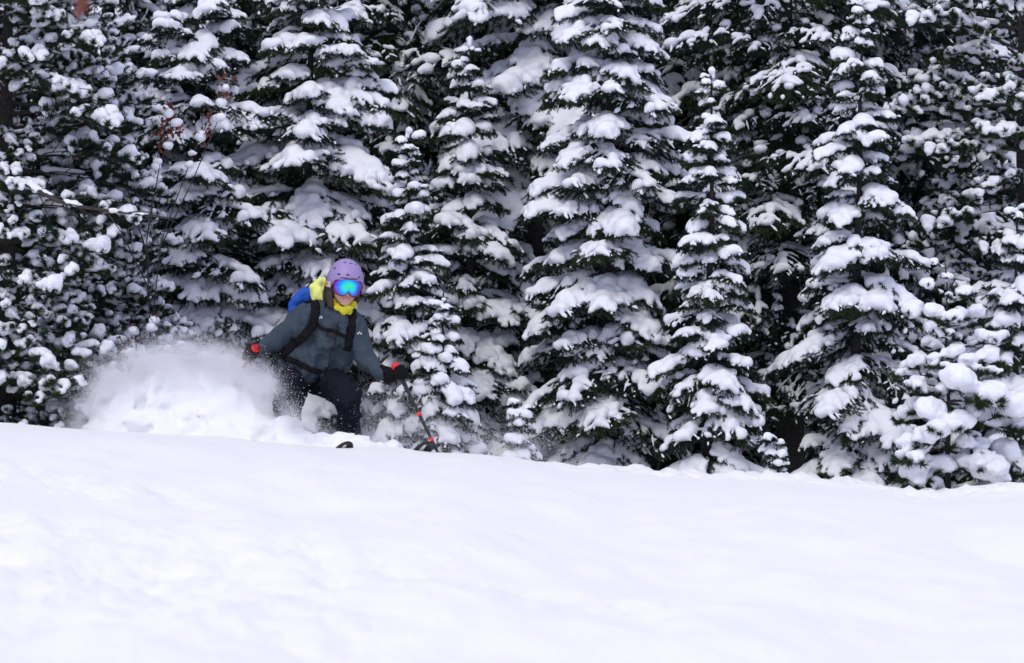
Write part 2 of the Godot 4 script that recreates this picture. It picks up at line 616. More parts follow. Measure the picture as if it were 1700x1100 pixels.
func pine_bough(L: float, big: float, seed_: int) -> Array:
	rng.seed = seed_
	var nd := Tri.new()
	var wd := Tri.new()
	var main := curve(Vector3.ZERO, Vector3(1, rnd(0.0, 0.3), 0), L, rnd(0.1, 0.5), 7)
	var radii := []
	for i in main.size():
		radii.append(lerpf(0.005 + 0.010 * L, 0.004, float(i) / (main.size() - 1)))
	wd.tube(main, radii, 5, false)
	var shoots := []
	var n := int(3 + L * (11.0 if big < 1.3 else 6.0))
	for i in n:
		var u := lerpf(0.2, 1.0, (i + rng.randf()) / n)
		var side := 1.0 if i % 2 else -1.0
		var l := L * 0.42 * (1.15 - u) * rnd(0.5, 1.1) + 0.07
		var c := curve(along(main, minf(u, 0.99)), Vector3(rnd(0.4, 1.0), rnd(-0.25, 0.35), side * rnd(0.5, 1.0)), l, rnd(-0.5, 0.3), 4)
		wd.tube(c, [0.005, 0.0045, 0.004, 0.0035, 0.003], 4, false)
		shoots.append([c, l])
		if l > 0.17:
			for k in 2:
				var c2 := curve(along(c, rnd(0.3, 0.7)), Vector3(rnd(0.2, 1.0), rnd(-0.2, 0.5), rnd(-0.9, 0.9)), l * 0.55, rnd(-0.5, 0.1), 3)
				wd.tube(c2, [0.004, 0.0035, 0.003, 0.003], 3, false)
				shoots.append([c2, l * 0.55])
	shoots.append([main.slice(-3), L * 0.25])
	var lo := Vector3.ZERO
	var hi := Vector3.ZERO
	for s in shoots:
		for p in s[0]:
			lo = lo.min(p)
			hi = hi.max(p)
	var pad := Vector3.ONE * (0.09 + 0.085 * big)
	var fd := Field.new(lo - pad, hi + pad, 0.012 if big < 1.3 else 0.014, 0.010)
	for s in shoots:
		var l: float = s[1]
		var c: Array = s[0]
		var part := clampf(0.13 / l, 0.2, 0.85)
		brush(nd, c, l * part * 1.2, 900.0, 0.048, 1.0 - part)
		for k in 26:                        # the whorl at the tip
			var e := Vector3(rnd(-1, 1), rnd(-0.5, 1), rnd(-1, 1)).normalized()
			nd.needle(c[-1], e, e.cross(Vector3(rnd(-1, 1), rnd(-1, 1), rnd(-1, 1))).normalized(), 0.050, 0.0030)
		if rng.randf() < (0.72 if big < 1.3 else 0.62):
			var r := lerpf(0.017, 0.054, pow(rng.randf(), 1.3)) * big
			var p := along(c, 1.0 - part * rnd(0.25, 0.6)) + Vector3(0, r * 0.62 + 0.010, 0)
			var d: Vector3 = (c[-1] - c[-2]).normalized()
			fd.ball(p, Vector3(r * rnd(0.8, 1.25), r * rnd(0.6, 0.85), r * rnd(0.8, 1.2)), Basis(Vector3.UP, rnd(0, TAU)))
			for k in 1 + rng.randi() % 3:
				var q := p + Vector3(rnd(-1, 1), rnd(-0.55, 0.05), rnd(-1, 1)) * r * 0.95 - d * r * rnd(0.0, 0.9)
				fd.ball(q, Vector3(rnd(0.5, 0.95), rnd(0.4, 0.65), rnd(0.5, 0.95)) * r, Basis(Vector3.UP, rnd(0, TAU)))
	fd.rough(lump, 0.020, Vector3(seed_, 0, 0), Vector3.ONE * 1.5)
	for i in 5:                             # snow along the wood
		var u := rnd(0.1, 0.8)
		fd.cap(along(main, u) + Vector3(0, 0.018, 0), along(main, u + 0.12) + Vector3(0, 0.018, 0), 0.018, 0.014)
	var fm := ArrayMesh.new()
	nd.put(fm, M["needles_%d" % (1 + seed_ % 2)])
	wd.put(fm, M.twig)
	var sm := ArrayMesh.new()
	fd.put(sm, M.snow)
	return [fm, sm]


func make_library() -> void:
	lib.heavy = {}
	lib.light = {}
	lib.pine = {}
	lib.mitten = {}
	for q in [[0.20, 5, 0.024], [0.36, 7, 0.030], [0.58, 8, 0.035], [0.9, 7, 0.040]]:
		lib.heavy[q[0]] = []
		for k in q[1]:
			lib.heavy[q[0]].append(fir_bough(q[0], [0.85, 0.5, 0.7, 0.42, 0.75, 0.6][k % 6], q[2] * 0.84 * [1.0, 0.9, 1.2, 0.8][k % 4], 100 + int(q[0] * 100) * 7 + k * 3 + k))
	for q in [[0.4, 4, 0.016], [0.8, 5, 0.020], [1.3, 6, 0.023]]:
		lib.light[q[0]] = []
		for k in q[1]:
			lib.light[q[0]].append(fir_bough(q[0], 0.34, q[2], 900 + int(q[0] * 100) * 5 + k * 4))
	for q in [[0.35, 4], [0.65, 5], [1.0, 4]]:
		lib.pine[q[0]] = []
		for k in q[1]:
			lib.pine[q[0]].append(pine_bough(q[0], 1.0, 2000 + int(q[0] * 100) * 3 + k))
	for q in [[0.3, 4], [0.5, 4]]:
		lib.mitten[q[0]] = []
		for k in q[1]:
			lib.mitten[q[0]].append(pine_bough(q[0], 1.85, 3000 + int(q[0] * 100) * 3 + k))
	# the leading shoot at a tree's top
	rng.seed = 77
	lib.leader = []
	for k in 3:
		var nd := Tri.new()
		var wd := Tri.new()
		var c := curve(Vector3.ZERO, Vector3(0, 1, 0), 0.22, 0.0, 3)
		wd.tube(c, [0.006, 0.005, 0.004, 0.002], 4)
		brush(nd, c, 0.22, 260.0, 0.026)
		var fd := Field.new(Vector3(-0.12, -0.05, -0.12), Vector3(0.12, 0.36, 0.12), 0.012, 0.009)
		fd.cap(Vector3(0.012, 0.0, 0), Vector3(-0.004, 0.07, 0.004), 0.022, 0.012)
		fd.ball(Vector3(rnd(-0.03, 0.03), 0.05, rnd(-0.03, 0.03)), Vector3(0.034, 0.024, 0.03))
		var fm := ArrayMesh.new()
		nd.put(fm, M.needles_1)
		wd.put(fm, M.twig)
		var sm := ArrayMesh.new()
		fd.put(sm, M.snow)
		lib.leader.append([fm, sm])


func hang(tree: Node3D, pair: Array, where: Vector3, yaw: float, pitch: float, roll: float, size: float) -> void:
	var b := obj("branch", pair[0], tree)
	b.transform = Transform3D((Basis(Vector3.UP, yaw) * Basis(Vector3(0, 0, 1), pitch) * Basis(Vector3.RIGHT, roll)).scaled(Vector3.ONE * size), where)
	obj("snow", pair[1], b)


func tree(called: String, label: String, group: String, px: float, z: float, top: float, R: float, set_: String, seed_: int, o := {}) -> Node3D:
	# px: where the trunk stands, in photo pixels; z: its distance; top: height in photo pixels (negative: above the frame); R: reach of the lowest boughs
	var k := (EYE.z - z) / FOC
	var x := (px - 850.0) * k
	var g := ground_at(x, z)
	var H := EYE.y - (top - 550.0) * k - g
	var t := thing(called, label, "tree", Vector3(x, g, z), group)
	rng.seed = seed_
	var lean := Vector3(rnd(-0.015, 0.015), 1, rnd(-0.015, 0.015))
	var tr := Tri.new()
	var pts := []
	var rad := []
	var base: float = o.get("girth", 0.018 + 0.010 * H)
	for i in 9:
		var u := i / 8.0
		pts.append(lean * (H * u) + Vector3(rnd(-1, 1), 0, rnd(-1, 1)) * 0.012 + Vector3(0, -0.25 if i == 0 else 0.0, 0))
		rad.append(lerpf(base, 0.004, pow(u, 0.85)) * (1.25 if i == 0 else 1.0))
	tr.tube(pts, rad, 10)
	from_tri("trunk", tr, M.bark, t)
	var seen := EYE.y + 550.0 * k - g + 0.25              # what lies above stays out of the frame
	var y: float = o.get("from", 0.16)
	var full: float = o.get("full", 1.0)                  # share of the height over which the crown widens
	var gap: float = o.get("gap", 0.155)
	var classes: Array = lib[set_].keys()
	var count := 0
	var fine: float = o.get("fine", 1.3)
	while y < H - minf(0.10, H * 0.12) and count < 290:
		var q := (H - y) / H
		var r := R * pow(minf(1.0, q / full), 0.78)
		if y < 0.45:
			r *= lerpf(0.8, 1.0, y / 0.45)
		r = maxf(r, 0.11)
		var above := y > seen
		var n := int(o.get("per", 6)) + (rng.randi() % 2)
		if r < 0.2:
			n = maxi(n - 1, 4)
		if above:
			n = 4
		var turn := rng.randf() * TAU
		for i in n:
			var yaw := turn + TAU * (i + rnd(-0.3, 0.3)) / n
			# boughs on the far side of the stem are thinner on the ground
			if sin(yaw) > 0.55 and rng.randf() < float(o.get("thin_back", 0.5)):
				continue
			if rng.randf() < float(o.get("bald", 0.09)):
				continue
			var l := r * rnd(0.66, 1.22)
			var best: float = classes[0]
			for c in classes:
				if absf(log(c / (l * fine))) < absf(log(best / (l * fine))):
					best = c
			var list: Array = lib[set_][best]
			var yy := y + rnd(-0.07, 0.07)
			var pitch := lerpf(-0.22, 0.42, pow(1.0 - q, 1.5)) + rnd(-0.14, 0.14) + float(o.get("pitch", 0.0))
			hang(t, list[rng.randi() % list.size()], lean * yy, yaw, pitch, rnd(-0.16, 0.16), l / best)
			count += 1
		y += (gap * 2.4 if above else gap * (0.55 + 0.45 * minf(1.0, r / 0.4))) * rnd(0.75, 1.3)
	if not o.get("flat", false):
		hang(t, lib.leader[seed_ % 3], lean * (H - 0.16 * clampf(H * 0.35, 0.35, 0.9)), rnd(0, TAU), 0.0, 0.0, clampf(H * 0.35, 0.35, 0.9))
	return t


func _ready() -> void:
	# --- camera, sky, light, exposure
	var cam := Camera3D.new()
	cam.name = "camera"
	cam.position = EYE
	var lens := CameraAttributesPhysical.new()
	lens.frustum_focal_length = 12.0 * FOC / 550.0
	lens.frustum_focus_distance = 27.0
	lens.frustum_near = 0.3
	lens.frustum_far = 900.0
	lens.exposure_aperture = 2.8
	cam.attributes = lens
	add_child(cam)
	cam.current = true
	var env := Environment.new()
	env.background_mode = Environment.BG_SKY
	var sky := ProceduralSkyMaterial.new()
	sky.sky_top_color = Color(0.845, 0.87, 0.99)
	sky.sky_horizon_color = Color(0.715, 0.745, 0.93)
	sky.sky_curve = 0.25
	sky.ground_bottom_color = Color(0.8, 0.8, 0.84)
	sky.ground_horizon_color = Color(0.84, 0.855, 0.92)
	env.sky = Sky.new()
	env.sky.sky_material = sky
	env.background_energy_multiplier = 1.0
	env.tonemap_mode = Environment.TONE_MAPPER_LINEAR
	env.tonemap_exposure = 1.05
	env.sdfgi_enabled = true
	env.ssao_enabled = true
	env.ssil_enabled = true
	var we := WorldEnvironment.new()
	we.name = "world_environment"
	we.environment = env
	add_child(we)
	var sun := DirectionalLight3D.new()
	sun.name = "sun"
	sun.light_energy = 0.46
	sun.light_angular_distance = 25.0
	sun.light_color = Color(1.0, 0.98, 0.965)
	sun.shadow_enabled = true
	sun.rotation_degrees = Vector3(-50, -20, 0)
	add_child(sun)

	lump.seed = 5
	lump.noise_type = FastNoiseLite.TYPE_SIMPLEX
	lump.frequency = 7.0
	lump.fractal_octaves = 2
	drift.seed = 12
	drift.noise_type = FastNoiseLite.TYPE_SIMPLEX
	drift.frequency = 0.5
	drift.fractal_octaves = 2
	make_materials()
	make_ground()
	make_library()
	make_forest()
	make_skier()
	make_powder()


func make_forest() -> void:
	#BEGIN_FOREST
	var front := "snow-laden firs at the edge of the piste"
	var back := "taller dark conifers in the forest behind"
	tree("fir_tree", "slender snow-laden fir with a pointed top, left of the tall spire-shaped fir", front, 1175, -1.3, 95, 0.48, "heavy", 11, {"full": 0.85})
	tree("fir_tree", "tall spire-shaped snow-laden fir with a bare lower trunk, at right", front, 1420, -1.6, -25, 0.74, "heavy", 12, {"girth": 0.06, "bald": 0.16, "full": 0.95})
	tree("pine_sapling", "young open pine with round snow balls and a thin bare stem, at right", "", 1575, -0.25, 425, 0.54, "mitten", 13, {"gap": 0.19, "girth": 0.022, "per": 4, "full": 0.6, "flat": true})
	tree("fir_tree", "broad fir with thick snow pads right of the picture's centre, top cut by the frame", front, 1000, -2.2, -330, 0.66, "heavy", 14, {"full": 0.45})
	tree("fir_tree", "small snow-covered fir just right of the skier's pole", front, 735, -0.9, 485, 0.35, "heavy", 15, {"full": 0.85, "gap": 0.12})
	tree("fir_tree", "tiny fir seedling poking from the snow at the slope's edge", front, 866, -0.5, 668, 0.24, "heavy", 16, {"gap": 0.085, "from": 0.1})
	tree("fir_tree", "medium snowy fir rising behind the skier's helmet and right arm", front, 682, -2.0, 195, 0.50, "heavy", 17, {"full": 0.9})
	tree("fir_tree", "fir with drooping snowy boughs behind and right of the medium fir", front, 778, -3.2, 45, 0.85, "heavy", 18, {})
	tree("fir_tree", "broad fir with heavy snow shelves above and left of the skier", front, 505, -3.0, -260, 0.80, "heavy", 19, {"full": 0.5})
	tree("fir_tree", "snowy fir between the left pine and the broad fir above the skier", front, 320, -2.7, -180, 0.72, "heavy", 20, {"full": 0.5})
	var left_pine := tree("pine_tree", "large pine at the left edge with many small snow balls on its needle tufts", "", 5, -0.6, -500, 0.95, "pine", 21, {"full": 0.4, "girth": 0.09, "gap": 0.15})
	tree("pine_tree", "smaller pine with snow balls right of the left-edge pine, behind the powder cloud", "", 165, -1.6, -40, 0.62, "pine", 22, {"full": 0.5, "gap": 0.14})
	tree("pine_tree", "pine with round snow clumps at the upper right edge", "", 1690, -3.0, -500, 0.95, "pine", 23, {"full": 0.4, "gap": 0.2})
	tree("fir_tree", "snowy fir at the right edge behind the young open pine", front, 1685, -1.7, 330, 0.55, "heavy", 24, {"full": 0.8})
	tree("fir_tree", "tiny snow-buried fir tip at the foot of the slender fir", front, 1287, -0.3, 732, 0.17, "heavy", 25, {"gap": 0.055, "from": 0.03})
	var shady := [[1295, -5.5, -900, 1.35], [1560, -6.2, -900, 1.4], [895, -4.6, -600, 0.95], [640, -5.6, -900, 1.2], [410, -5.8, -900, 1.25], [190, -5.0, -900, 1.2], [40, -4.0, -800, 1.1], [1130, -6.5, -900, 1.2], [1400, -8.5, -900, 1.5], [770, -8.5, -900, 1.5], [980, -9.5, -900, 1.6], [520, -9.0, -900, 1.6], [290, -9.0, -900, 1.6], [1680, -9.0, -900, 1.6], [1220, -11.0, -900, 1.7], [90, -10.0, -900, 1.7]]
	var said := ["dark sparsely snowed fir behind the spire-shaped fir and the slender fir", "dark fir filling the gap above the young open pine", "snowy fir behind the gap left of the broad centre fir", "shaded fir directly behind the medium snowy fir", "shaded fir behind the broad fir above the skier, on its left", "shaded fir behind the smaller left pine", "shaded fir behind the large left-edge pine", "shaded fir behind the gap right of the broad centre fir", "deep-shaded fir glimpsed behind the spire-shaped fir", "deep-shaded fir glimpsed behind the fir with drooping boughs", "deep-shaded fir glimpsed behind the broad centre fir", "deep-shaded fir glimpsed behind the broad fir above the skier", "deep-shaded fir in the gap left of the broad fir above the skier", "deep-shaded fir glimpsed behind the pine at the upper right edge", "deep-shaded fir far behind the slender pointed fir", "deep-shaded fir far behind the left-edge pines"]
	for i in shady.size():
		var s: Array = shady[i]
		tree("fir_tree", said[i] if i < said.size() else "deep-shaded fir at the back of the forest, glimpsed between nearer trees", back, s[0], s[1], s[2], s[3], "heavy" if i == 2 else "light", 40 + i, {"full": 0.3, "gap": 0.22, "thin_back": 0.9, "girth": 0.11, "per": 5, "fine": 1.15, "flat": true, "pitch": -0.12})
	tree("fir_tree", "old dark trunk standing bare in the hollow left of the spire-shaped fir", back, 1312, -3.9, -900, 1.0, "light", 71, {"full": 0.3, "from": 0.95, "gap": 0.24, "girth": 0.12, "flat": true, "thin_back": 0.9})
	make_dead_limbs(left_pine)
	make_leafy_shrub()
	make_bare_shrub()
	make_near_sapling()
	#END_FOREST


func ribbon(called: String, line: Array, f: Field, width: float, lift: float, material: Material, parent: Node, thick := 0.007) -> MeshInstance3D:
	# a strap laid on the surface of the field f along a line of points
	var p := []
	var nrm := []
	for i in line.size() - 1:
		for k in 6:
			var a: Vector3 = line[maxi(i - 1, 0)]
			var d: Vector3 = line[mini(i + 2, line.size() - 1)]
			var q: Vector3 = (line[i] as Vector3).cubic_interpolate(line[i + 1], a, d, k / 6.0)
			p.append(q)
	p.append(line[-1])
	for i in p.size():
		for k in 4:
			p[i] -= f.grad(p[i]) * clampf(f.dist(p[i]), -0.05, 0.05) * 0.9
		nrm.append(f.grad(p[i]))
	var t := Tri.new()
	var last := []
	for i in p.size():
		var d: Vector3 = (p[mini(i + 1, p.size() - 1)] - p[maxi(i - 1, 0)]).normalized()
		var n: Vector3 = nrm[i]
		var s := d.cross(n).normalized() * width * 0.5
		var o: Vector3 = p[i] + n * lift
		var ring := [o - s - n * thick, o - s, o - s * 0.7 + n * thick * 0.8, o + s * 0.7 + n * thick * 0.8, o + s, o + s - n * thick]
		if last.size():
			for k in 6:
				var j := (k + 1) % 6
				t.tri(last[k], ring[j], last[j])
				t.tri(last[k], ring[k], ring[j])
		last = ring
	return from_tri(called, t, material, parent)


func tubes(called: String, p: Array, r: Array, material: Material, parent: Node, sides := 12) -> MeshInstance3D:
	var t := Tri.new()
	t.tube(p, r, sides)
	return from_tri(called, t, material, parent)


func fist(f: Field, o: Vector3, grip: Vector3, fore: Vector3, r: float) -> void:
	# a gloved hand closed round a grip that runs along «grip» through o; «fore» points from the wrist to the knuckles
	var g := grip.normalized()
	var back := (fore - g * fore.dot(g)).normalized()
	var side := g.cross(back).normalized()
	var wrist := o - back * 0.055 - side * 0.045
	f.cap(wrist - back * 0.03, o - side * 0.035 + back * 0.005, 0.034, 0.036)       # palm
	for k in 4:
		var y := (k - 1.5) * 0.024
		var long: float = [0.92, 1.0, 0.97, 0.85][k]
		var a := o + g * y - side * 0.034 + back * 0.025
		var b := o + g * y - side * 0.010 + back * 0.052 * long
		var c := o + g * y + side * 0.028 + back * 0.034 * long
		var d := o + g * y + side * 0.030 - back * 0.006
		f.cap(a, b, r, r * 0.95)
		f.cap(b, c, r * 0.95, r * 0.9)
		f.cap(c, d, r * 0.9, r * 0.8)
	var t0 := o + g * 0.02 - side * 0.03 - back * 0.03
	var t1 := o + g * 0.045 + side * 0.010 - back * 0.028
	f.cap(t0, t1, r * 1.15, r)
	f.cap(t1, o + g * 0.040 + side * 0.032 + back * 0.010, r, r * 0.85)


func snow_lumps(f: Field, c: Array, from: float, to: float, r: float, step: float) -> void:
	var l := 0.0
	for i in c.size() - 1:
		l += (c[i] as Vector3).distance_to(c[i + 1])
	var n := maxi(2, int(l * (to - from) / step))
	var a := Vector3.ZERO
	for k in n + 1:
		var p := along(c, lerpf(from, to, float(k) / n)) + Vector3(0, r * 0.75, 0)
		if k > 0:
			f.cap(a, p, r * rnd(0.7, 1.2), r * rnd(0.7, 1.2))
		a = p


func make_dead_limbs(pine: Node3D) -> void:
	rng.seed = 501
	var o := pine.position
	for q in [[[[4, 292], [50, 308], [95, 333], [140, 344], [200, 352], [278, 362]], 0.36, 0.024], [[[6, 110], [40, 122], [85, 140], [118, 166]], 0.10, 0.03]]:
		var c := []
		for p in q[0]:
			c.append(at(p[0], p[1], q[1] - 0.55 * (1.0 - clampf(p[0] / 60.0, 0.0, 1.0))) - o)
		var r := []
		for i in c.size():
			r.append(lerpf(q[2], 0.005, float(i) / (c.size() - 1)))
		var t := Tri.new()
		t.tube(c, r, 8)
		for i in 12:
			var u := rnd(0.25, 0.95)
			var tw := curve(along(c, u), Vector3(rnd(0.2, 1), rnd(-1.1, 0.25), rnd(-0.5, 0.6)), rnd(0.12, 0.36), rnd(-0.2, 0.5), 4)
			t.tube(tw, [0.006, 0.005, 0.004, 0.003, 0.002], 4)
		var limb := from_tri("dead_limb", t, M.twig, pine)
		var lo := Vector3.ONE * 99.0
		var hi := Vector3.ONE * -99.0
		for p in c:
			lo = lo.min(p)
			hi = hi.max(p)
		var f := Field.new(lo - Vector3.ONE * 0.12, hi + Vector3.ONE * 0.12, 0.011, 0.008)
		snow_lumps(f, c, 0.10, 0.36, 0.017, 0.07)
		snow_lumps(f, c, 0.44, 0.58, 0.011, 0.06)
		snow_lumps(f, c, 0.74, 0.93, 0.011, 0.05)
		f.rough(lump, 0.022)
		tag(from_field("snow", f, M.snow, limb), "", "", "", "stuff")


func leaf_mesh(k: int) -> ArrayMesh:
	var t := Tri.new()
	var w := [0.0, 0.75, 1.0, 0.7, 0.0]
	for i in 4:
		for s in [-1.0, 1.0]:
			var p := []
			for j in [i, i + 1]:
				var bend := -0.35 * pow(j / 4.0, 2.0)
				p.append(Vector3(j / 4.0, bend, 0))
				p.append(Vector3(j / 4.0, bend + 0.10 * w[j], s * w[j] * 0.40))
			t.tri(p[0], p[1], p[3])
			t.tri(p[0], p[3], p[2])
	var m := ArrayMesh.new()
	t.put(m, M["dead_leaf_%d" % k])
	return m


func leaves(parent: Node3D, c: Array, from: float, n: int, size: float) -> void:
	for i in n:
		var p := along(c, rnd(from, 1.0)) + Vector3(rnd(-0.05, 0.05), rnd(-0.05, 0.05), rnd(-0.05, 0.05))
		var l := obj("leaf", leaf_meshes[i % 3], parent)
		l.transform = Transform3D(Basis(Vector3.UP, rnd(0, TAU)) * Basis(Vector3(0, 0, 1), rnd(-1.3, 0.3)) * Basis(Vector3.RIGHT, rnd(-1.3, 1.3)).scaled(Vector3.ONE * size * rnd(0.7, 1.2)), p)


func shrub_stem(sh: Node3D, pts: Array, z: float, r: float, n_leaf: int, snowy: float) -> void:
	var c := []
	for q in pts:
		c.append(at(q[0], q[1], z + rnd(-0.05, 0.05)) - sh.position)
	var rad := []
	for i in c.size():
		rad.append(lerpf(r, 0.003, float(i) / (c.size() - 1)))
	var t := Tri.new()
	t.tube(c, rad, 6)
	for i in 5:
		t.tube(curve(along(c, rnd(0.5, 0.98)), Vector3(rnd(-1, 1), rnd(-0.1, 1), rnd(-0.6, 0.6)), rnd(0.06, 0.16), 0.1, 3), [0.0035, 0.003, 0.0025, 0.002], 4)
	var st := from_tri("stem", t, M.twig, sh)
	leaves(st, c, 0.80, n_leaf * 3, 0.034)
	for i in int(snowy):
		var sn := obj("snow", clods[rng.randi() % clods.size()], st)
		sn.transform = Transform3D(Basis(Vector3.UP, rnd(0, TAU)).scaled(Vector3.ONE * rnd(0.7, 1.3)), along(c, rnd(0.6, 0.98)) + Vector3(0, 0.012, 0))


var clods := []

var leaf_meshes := []

func make_leafy_shrub() -> void:
	rng.seed = 511
	leaf_meshes = [leaf_mesh(0), leaf_mesh(1), leaf_mesh(2)]
	for k in 4:
		var f := Field.new(Vector3.ONE * -0.1, Vector3.ONE * 0.1, 0.01, 0.009)
		for i in 3:
			f.ball(Vector3(rnd(-0.022, 0.022), rnd(0, 0.012), rnd(-0.022, 0.022)), Vector3(rnd(0.018, 0.034), rnd(0.016, 0.026), rnd(0.018, 0.034)))
		f.rough(lump, 0.012, Vector3(k, 0, 0))
		var m := ArrayMesh.new()
		f.put(m, M.snow)
		clods.append(m)
	var z := -1.0
	var p := at(246, 720, z)
	p.y = ground_at(p.x, z)
	var sh := thing("leafy_shrub", "tall thin shrub with clusters of rust-coloured dead leaves beside the left pines", "shrub", p)
	shrub_stem(sh, [[246, 730], [250, 560], [244, 400], [262, 260], [285, 172]], z, 0.007, 26, 5)
	shrub_stem(sh, [[250, 560], [268, 400], [318, 262], [352, 186]], z - 0.06, 0.005, 12, 5)
	shrub_stem(sh, [[262, 420], [320, 300], [362, 200], [378, 128]], z - 0.1, 0.005, 16, 5)
	shrub_stem(sh, [[244, 400], [266, 270], [302, 198]], z + 0.05, 0.005, 16, 4)
	shrub_stem(sh, [[248, 480], [190, 360], [150, 300], [128, 240]], z + 0.15, 0.005, 8, 4)
	shrub_stem(sh, [[244, 420], [214, 320], [205, 255]], z + 0.1, 0.006, 4, 2)


func make_bare_shrub() -> void:
	rng.seed = 521
	var z := -0.38
	var p := at(226, 720, z)
	p.y = ground_at(p.x, z)
	var sh := thing("bare_shrub", "low bare shrub with a few brown leaves rising out of the powder cloud", "shrub", p)
	for q in [[[226, 730], [232, 640], [248, 575], [262, 520]], [[226, 730], [222, 650], [214, 600], [200, 560]], [[228, 730], [246, 640], [274, 590], [300, 572]], [[226, 730], [230, 620], [226, 560], [222, 545]], [[224, 730], [205, 660], [178, 640]]]:
		shrub_stem(sh, q, z, 0.008, 3, 2)


func make_near_sapling() -> void:
	rng.seed = 531
	var z := 14.0
	var g := Vector3(-1.98, ground_at(-1.98, z), z)
	var sa := thing("bare_sapling", "thin sapling whose one blurred brown leaf hangs in the top left corner", "sapling", g)
	var t := Tri.new()
	var c := [Vector3(0, -0.15, 0), Vector3(0.02, 0.8, 0), Vector3(-0.01, 1.7, 0.02), Vector3(0.03, 2.5, 0), Vector3(0.0, 3.1, 0.03)]
	t.tube(c, [0.022, 0.018, 0.014, 0.009, 0.004], 8)
	from_tri("trunk", t, M.bark, sa)
	var leaf_at := at(132, -16, z) - g
	var br := [along(c, 0.62), along(c, 0.62).lerp(leaf_at, 0.5) + Vector3(0, 0.10, 0), leaf_at + Vector3(0, 0.03, 0)]
	t = Tri.new()
	t.tube(br, [0.006, 0.004, 0.002], 6)
	t.tube([leaf_at + Vector3(0, 0.03, 0), leaf_at], [0.0015, 0.001], 4)
	var b := from_tri("branch", t, M.twig, sa)
	var l := obj("leaf", leaf_meshes[0], b)
	l.transform = Transform3D(Basis(Vector3.UP, 0.6) * Basis(Vector3(0, 0, 1), -1.35) * Basis(Vector3.RIGHT, 1.1).scaled(Vector3.ONE * 0.095), leaf_at)


